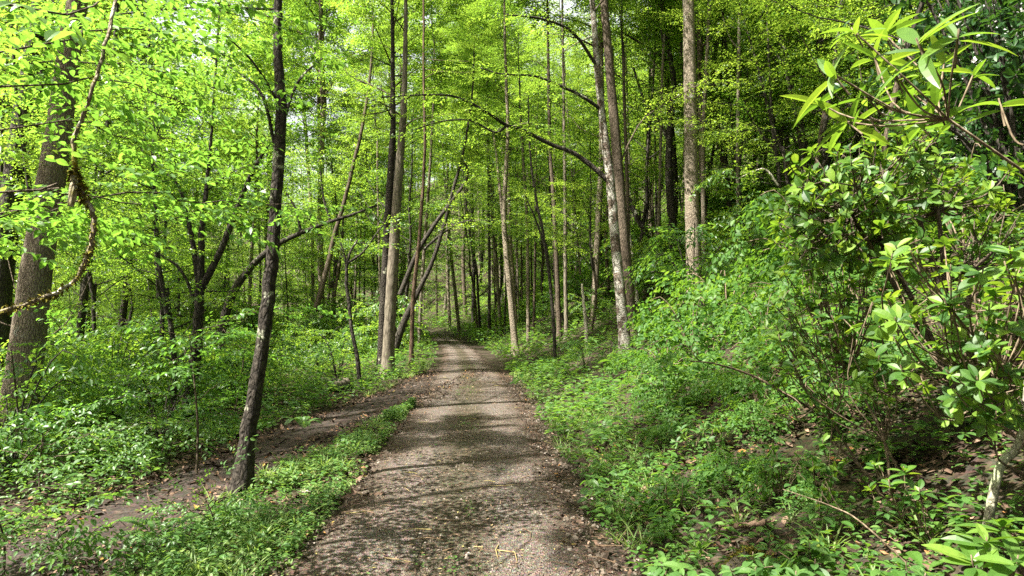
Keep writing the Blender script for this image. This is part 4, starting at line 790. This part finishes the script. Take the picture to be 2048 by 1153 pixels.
for i in range(2):
    r = rng(640 + i); mb = MB(); P = []; D = []; S = []
    for k in range(26):
        az = 2.4 * k; L_ = 1.5 * r.uniform(.4, 1.1); h = 3.4 * r.uniform(.25, 1.0); e = A(math.cos(az) * L_, math.sin(az) * L_, h); p = bez([A(0, 0, -.1), e * .5 + A(0, 0, .2), e], 8); mb.tube(p, np.linspace(.03, .006, 8), 5, 1, close=False)
        for j in range(26):
            q = p[r.integers(3, 8)] + r.normal(0, .24, 3); P.append(q); D.append(nrm(r.normal(0, .6, 3) + A(0, 0, .8))); S.append(r.uniform(.9, 1.5))
    put_whorls(mb, W_LAUREL, P, D, S, r); fl = MB(); FP = []; FD = []
    for k in r.choice(len(P), 46, False):
        for j in range(16): FD.append(nrm(r.normal(0, 1, 3) + A(0, 0, .6))); FP.append(P[k] + A(0, 0, .05) + FD[-1] * r.uniform(.015, .055))
    fl.inst(leaf(1, 1, .9, .3, -.3), FP, frames(np.array(FD)), r.uniform(.018, .03, len(FP)), 0); EVER.append(split_mesh(mb, [LF_DARK, BK_DARK], i) + [('blossom', fl.mesh('blossom', [PETAL]))])
def put(meshes, name, cat, group, x, y, s, r, label=None):
    root = link(name, None, loc=Vector(gp(x, y))); tag(root, label, cat, group); root.rotation_euler = (0, 0, r.uniform(0, 6.28)); root.scale = (s, s, s * r.uniform(.8, 1.2))
    for nm, me in meshes: link(nm, me, root)
    return root
def shrubs():
    r = rng(88); rows = []
    spots = [(1.9, 8.4, .55), (2.6, 8.8, .8), (2.3, 10.2, .8), (3.4, 9.2, 1.0), (3.0, 11.4, .95), (4.3, 10.2, 1.1), (3.9, 12.4, 1.1), (5.2, 11.6, 1.2), (3.3, 7.6, .8), (4.2, 8.3, 1.0), (6.1, 10.4, 1.2), (6.4, 13.0, 1.3), (2.2, 12.8, .6), (7.4, 12, 1.3), (5.4, 8.8, 1.1), (8.0, 15, 1.4), (5.8, 16.5, 1.2), (4.0, 17.0, 1.0), (2.5, 6.9, .5), (3.3, 6.6, .8), (4.9, 7.4, 1.0), (6.6, 9.2, 1.2), (7.4, 14.5, 1.4), (9, 17, 1.4), (2.0, 9.6, .5), (1.7, 7.4, .4), (6.8, 17.5, 1.2), (2.2, 6.2, .45), (2.7, 5.7, .5), (3.3, 5.9, .6), (1.75, 5.5, .35), (1.9, 4.8, .35), (2.5, 7.7, .6)]
    for i, (x, y, s) in enumerate(spots): rows.append((put(BUSH[i % 4], 'thicket_shrub', 'shrub', 'shrubs massed on the bank', x, y, s * r.uniform(.6, 1.0), r), 1024 + F_PX * x / y, y, 'small-leaved'))
    rows.sort(key=lambda q: q[1])
    for k, (o, px, y, w) in enumerate(rows): o['label'] = f"{'knee-high' if o.scale[0] < .9 else 'tall'} small-leaved thicket shrub on the bank, {ORD[k] if k < 20 else ORD[len(rows) - 1 - k] + ' from the top,'} counting {'upslope from the road' if k < 20 else 'down'}"
    rows = []; k = 0; tries = 0
    while k < 135 and tries < 5000:
        tries += 1; y = 7.5 + 32 * r.uniform() ** 1.1; x = r.uniform(-.84, .7) * y
        if x > road_x(y) - .5 and y < 15: continue
        if abs(x - road_x(y)) < (2.1 if y < 18 else 3.0) or (abs(x - trail_x(y)) < 1.5 and y < 22): continue
        s = r.uniform(.45, 1.15) * (1.2 if y > 9.5 else .8) * (1 + .5 * max(0, min(1, (y - 16) / 14))); rows.append((put(SAPL[k % 4], 'understory_sapling', 'sapling', 'saplings in the undergrowth', x, y, s, r), 1024 + F_PX * x / y, y, 'waist-high' if s < .8 else 'head-high')); k += 1
    label_rows(rows, 'leafy sapling')
    ev = [(5.6, 7.4, 1.0), (6.9, 8.6, 1.15), (8.2, 10.4, 1.2), (7.4, 6.4, 1.0), (9.4, 9.0, 1.2), (10.2, 12.4, 1.3), (12.5, 14.5, 1.3)]
    for k, (x, y, s) in enumerate(ev): put(EVER[k % 2], 'evergreen_shrub', 'shrub', 'dark evergreen shrubs upslope', x, y, s, r, f"dark glossy evergreen shrub behind the tall laurel, {ORD[k]} going upslope")
shrubs()

# ------------------------------------------------------------------ ferns
FERN = None
def fern_mesh(seed, n=8, L_=.5):
    r = rng(seed); mb = MB(); P = []; D = []; S = []; U = []
    for k in range(n):
        az = 6.283 * k / n + r.normal(0, .2); ln = L_ * r.uniform(.7, 1.1); hz = A(math.cos(az), math.sin(az), 0); sd = A(-math.sin(az), math.cos(az), 0)
        p = bez([A(0, 0, 0), hz * ln * .35 + A(0, 0, ln * .5), hz * ln * .8 + A(0, 0, ln * .6), hz * ln * 1.1 + A(0, 0, ln * .42)], 24); mb.tube(p[::4], np.linspace(.003, .001, 6), 4, 0, close=False)
        for i in range(3, 24):
            w = ln * .2 * math.sin(math.pi * (i + 1) / 27) ** .8; t = nrm(p[min(i + 1, 23)] - p[i - 1])
            for s in (-1, 1): P.append(p[i]); D.append(nrm(sd * s + t * .45 + A(0, 0, -.1))); S.append(w); U.append(np.cross(t, sd) * -1 + A(0, 0, .5))
    mb.inst(leaf(1, 1, .3, .1, .1), P, frames(np.array(D), np.array(U)), S, 0); return mb.mesh('frond', [LF_HERB])
FERNS = [fern_mesh(700, 8, .42), fern_mesh(701, 7, .36)]
for k, (px, py, s, lab) in enumerate([(330, 1095, .9, 'feathery fern arching over the verge strip beside the dirt path'), (300, 1130, .7, 'small fern under the feathery arching fern on the verge strip'), (470, 1040, .6, 'fern tucked below the shrub at the slender blotched trunk'), (610, 860, .9, 'fern at the road end of the verge strip'), (1205, 880, .9, 'fern at the base of the bank beside the road'), (1530, 800, .8, 'fern hanging in the dark hollow of the bank'), (1750, 540, 1.1, 'large fern in shade under the tall laurel')]):
    Y = hit(px, py, 2.5) or 5.0; x = (px - 1024) * Y / F_PX; o = link('fern', None, loc=Vector(gp(x, Y))); tag(o, lab, 'fern', 'ferns'); o.scale = (s,) * 3; o.rotation_euler.z = k * 1.1; link('frond', FERNS[k % 2], o)

# ------------------------------------------------------------------ ground cover, litter, stones
def herb(seed, n, h, sz, lt=LEAF_LO):
    r = rng(seed); P = []; D = []; S = []
    for k in range(n):
        az = 2.4 * k + r.normal(0, .4); z = h * r.uniform(.35, 1.0); P.append(A(math.cos(az) * .03, math.sin(az) * .03, z)); D.append(A(math.cos(az), math.sin(az), r.uniform(-.2, .45))); S.append(sz * r.uniform(.6, 1.2))
    mb = MB(); mb.inst(lt, P, frames(np.array(D), A(0, 0, 1) + r.normal(0, .2, (n, 3))), S, 0); return mb.arrays()
def cover_mask(x, y):
    d = x - road_x(y); m = np.ones_like(x)
    w = .12 * wob(x, y, .6, 1)
    m *= np.clip((d > 1.16 + w) * 1.0 + (d < -1.06 - w) * 1.0, 0, 1)
    m *= ((np.abs(x - trail_x(y)) > .80 + w) | (y > 20.5))
    m *= np.clip(.75 + .9 * wob(x, y, 1.1, 5), .12, 1)
    m = np.where((d > 1.1) & (d < 2.3) & (y > 3.4), np.clip(m * 1.8, 0, 1), m)
    bare_ = (d > 2.5) & (d < 5) & (y < 6.6) & (y > 3.9); m = np.where(bare_, m * .5, m); m = np.where((d > 1.4) & (y < 3.9), np.clip(m * 1.6, 0, 1), m)
    m = np.where((d > 2.6) & (y > 7) & (y < 15), m * .55, m); m = np.where((x < road_x(y)) & (x > trail_x(y)) & (y < 15), np.clip(m * 1.9, 0, 1), m)
    return m
def cover():
    r = rng(31); mb = MB(); HT = [herb(800, 7, .14, .058), herb(801, 9, .22, .062), herb(802, 5, .09, .05), herb(803, 8, .30, .075), herb(804, 6, .17, .085)]
    HN = [herb(810, 7, .14, .058, LEAF_MID), herb(811, 9, .20, .065, LEAF_MID), herb(812, 6, .08, .045, LEAF_MID), herb(813, 10, .26, .075, LEAF_MID)]
    for (y0, y1, dn, sc, T) in [(2.2, 7, 190, .78, HN), (7, 12, 80, 1.15, HT), (12, 20, 34, 1.5, HT), (20, 34, 13, 1.9, HT), (34, 60, 6, 2.6, HT), (60, 112, 1.6, 4.5, HT)]:
        n = int((y1 - y0) * (y0 + y1) * .8 * dn); y = np.sqrt(r.uniform(y0 ** 2, y1 ** 2, n)); x = r.uniform(-.80, .80, n) * y + r.normal(0, .3, n)
        q = r.uniform(0, 1, n) < cover_mask(x, y); x = x[q]; y = y[q]; P = np.stack([x, y, ground_z(x, y) - .01], 1); az = r.uniform(0, 6.28, len(x))
        D = np.stack([np.cos(az), np.sin(az), np.zeros(len(x))], 1); S = sc * r.uniform(.6, 1.35, len(x)) * np.where((x < road_x(y)) & (x > trail_x(y)) & (y < 18), .52, 1); k = r.integers(0, len(T), len(x))
        for i in range(len(T)):
            m = k == i; mb.inst(T[i], P[m], frames(D[m], A(0, 0, 1) + r.normal(0, .15, (m.sum(), 3))), S[m] * (1 + .5 * np.clip(wob(P[m][:, 0], P[m][:, 1], .8, i), -.6, 1)), i % 3)
    n = 4600; y = 3 + 10.5 * r.uniform(0, 1, n) ** 1.2; u = r.uniform(0, 1, n); x0 = trail_x(y) + .82; x1 = road_x(y) - 1.0; x = x0 + (x1 - x0) * u; q = (x1 > x0) & (wob(x, y, .7, 9) > -.15); x, y = x[q], y[q]; az = r.uniform(0, 6.28, len(x)); k = r.integers(0, 4, len(x))
    for i in range(4):
        m = k == i; mb.inst(HN[i], np.stack([x[m], y[m], ground_z(x[m], y[m]) - .01], 1), frames(np.stack([np.cos(az[m]), np.sin(az[m]), 0 * az[m]], 1), A(0, 0, 1) + r.normal(0, .15, (m.sum(), 3))), r.uniform(.35, .75, m.sum()), (i * 2) % 3)
    gr = MB(); D = []
    for i in range(14): a = 2.4 * i; e = r.uniform(.7, 1.35); D.append(A(math.cos(a) * math.cos(e), math.sin(a) * math.cos(e), math.sin(e)))
    gr.inst(leaf(3, 1, .05, .3, .35, 1), np.zeros((14, 3)) + r.normal(0, .015, (14, 3)) * A(1, 1, 0), frames(np.array(D)), r.uniform(.12, .30, 14), 0); GR = gr.arrays()
    n = 900; y = 3 + 20 * r.uniform(0, 1, n) ** 1.3; x = road_x(y) + r.choice([-1, 1], n) * (1.15 + np.abs(r.normal(0, .8, n))); q = (np.abs(x - trail_x(y)) > .7) & (wob(x, y, .9, 12) > 0); x, y = x[q], y[q]
    mb.inst(GR, np.stack([x, y, ground_z(x, y)], 1), frames(np.stack([np.cos(x * 77), np.sin(x * 77), 0 * x], 1)), r.uniform(.5, 1.1, len(x)), 2)
    # sparse tufts along the middle of the road
    n = 420; y = r.uniform(4, 22, n); x = road_x(y) + .02 + r.normal(0, .22, n) + .0 * y; q = wob(x, y, 1.2, 8) > .12; x, y = x[q], y[q]
    mb.inst(HN[2], np.stack([x, y, ground_z(x, y) + .03], 1), frames(np.stack([np.cos(x * 90), np.sin(x * 90), x * 0], 1)), r.uniform(.4, .8, len(x)), 0)
    tag(link('ground_cover', mb.mesh('ground_cover', [LF_HERB, LF_SHRUB, LF_PALE])), 'low green herbs carpeting the forest floor along the road', 'herbs', kind='stuff')
cover()
def litter():
    r = rng(41); mb = MB(); L1 = leaf(3, 1, .5, .5, -.35, .8); L2 = leaf(2, 1, .6, -.4, .3, .9)
    def lay(x, y, s, dz=.012):
        az = r.uniform(0, 6.28, len(x)); D = np.stack([np.cos(az), np.sin(az), r.normal(0, .25, len(x))], 1); P = np.stack([x, y, ground_z(x, y) + dz + r.uniform(0, .02, len(x))], 1); h = len(x) // 2
        mb.inst(L1, P[:h], frames(D[:h], A(0, 0, 1) + r.normal(0, .35, (h, 3))), s[:h], 0); mb.inst(L2, P[h:], frames(D[h:], A(0, 0, 1) + r.normal(0, .35, (len(x) - h, 3))), s[h:], 0)
    n = 22000; y = r.uniform(2.4, 9, n); x = road_x(y) + 1.3 + 4.2 * r.uniform(0, 1, n) ** .8; q = wob(x, y, .45, 6) + r.normal(0, .3, n) > -.05; x, y = x[q], y[q]; lay(x, y, .03 + .07 * r.uniform(0, 1, len(x)) ** 2)
    n = 6000; y = r.uniform(3, 20, n); x = trail_x(y) + r.choice([-1, 1], n) * (.35 + np.abs(r.normal(0, .4, n))); lay(x, y, r.uniform(.025, .07, n), .03)
    n = 2600; y = 2.4 + 18 * r.uniform(0, 1, n) ** 1.3; x = road_x(y) - .9 - np.abs(r.normal(0, .35, n)); lay(x, y, r.uniform(.02, .055, n), .02)
    n = 2600; y = 2.4 + 18 * r.uniform(0, 1, n) ** 1.3; x = road_x(y) + .8 + np.abs(r.normal(0, .35, n)); lay(x, y, r.uniform(.02, .055, n), .02)
    n = 7000; y = r.uniform(6, 26, n); x = r.uniform(-.8, -.2, n) * y; lay(x, y, r.uniform(.06, .12, n))
    tag(link('leaf_litter', mb.mesh('leaf_litter', [LITTER])), 'brown dead leaves strewn over the bank and the road edges', 'leaf litter', kind='stuff')
    cb = MB(); n = 6000; y = 2.4 + 22 * r.uniform(0, 1, n) ** 1.5; x = road_x(y) + r.normal(0, .75, n); x = np.clip(x, road_x(y) - 1.3, road_x(y) + 1.3); az = r.uniform(0, 6.28, n)
    cb.inst(leaf(1, 1, .5, .2, .1), np.stack([x, y, ground_z(x, y) + .042], 1), frames(np.stack([np.cos(az), np.sin(az), r.normal(0, .15, n)], 1)), r.uniform(.012, .034, n), 0)
    for k in range(420):
        y = 2.6 + 16 * r.uniform() ** 1.4; x = road_x(y) + r.choice([-1, 1]) * abs(r.normal(.9, .6)); p = gp(x, y, .045); a = r.uniform(0, 6.28); L_ = r.uniform(.05, .28); d = A(math.cos(a), math.sin(a), 0) * L_
        q1 = p + d * .5 + A(-d[1], d[0], 0) * r.normal(0, .15) + A(0, 0, .01); q2 = p + d; q2[2] = float(ground_z(q2[0], q2[1])) + .045; cb.tube([p, q1, q2], [.004, .0035, .002], 4, 0)
    tag(link('road_litter', cb.mesh('road_litter', [CHIPS])), 'small brown leaf scraps scattered over the gravel', 'leaf litter', kind='stuff')
litter()
def stones():
    r = rng(43); mb = MB(); O = (np.array([(1, 0, 0), (.5, .85, .1), (-.5, .9, -.05), (-1, .05, 0), (-.5, -.85, .1), (.55, -.8, 0), (.3, .1, .6), (-.35, .05, .55)]), np.array([(0, 1, 6, 6), (1, 2, 7, 6), (2, 3, 7, 7), (3, 4, 7, 7), (4, 5, 6, 7), (5, 0, 6, 6)]))
    # quads only: close the triangles with a doubled corner nudged apart
    V = np.array([(1, 0, 0), (.1, .9, 0), (-.95, .1, 0), (0, -.9, 0), (.45, .05, .55), (.0, .4, .6), (-.4, 0, .5), (.05, -.35, .55)]); F = np.array([(0, 1, 5, 4), (1, 2, 6, 5), (2, 3, 7, 6), (3, 0, 4, 7), (4, 5, 6, 7)])
    n = 15000; y = 2.6 + 14 * r.uniform(0, 1, n) ** 1.6; x = road_x(y) + r.uniform(-1.28, 1.28, n); az = r.uniform(0, 6.28, n); s = .006 + .013 * r.uniform(0, 1, n) ** 3
    mb.inst((V, F), np.stack([x, y, ground_z(x, y) + .033], 1), frames(np.stack([np.cos(az), np.sin(az), r.normal(0, .2, n)], 1), A(0, 0, 1) + r.normal(0, .3, (n, 3))), s, 0)
    n = 500; y = 2.6 + 14 * r.uniform(0, 1, n) ** 1.3; x = road_x(y) + r.choice([-1, 1], n) * r.uniform(.8, 1.5, n); az = r.uniform(0, 6.28, n)
    mb.inst((V, F), np.stack([x, y, ground_z(x, y) + .02], 1), frames(np.stack([np.cos(az), np.sin(az), r.normal(0, .2, n)], 1)), r.uniform(.015, .045, n), 0)
    tag(link('gravel', mb.mesh('gravel', [STONE])), 'loose grey brown stones on the road surface', 'gravel', kind='stuff')
stones()
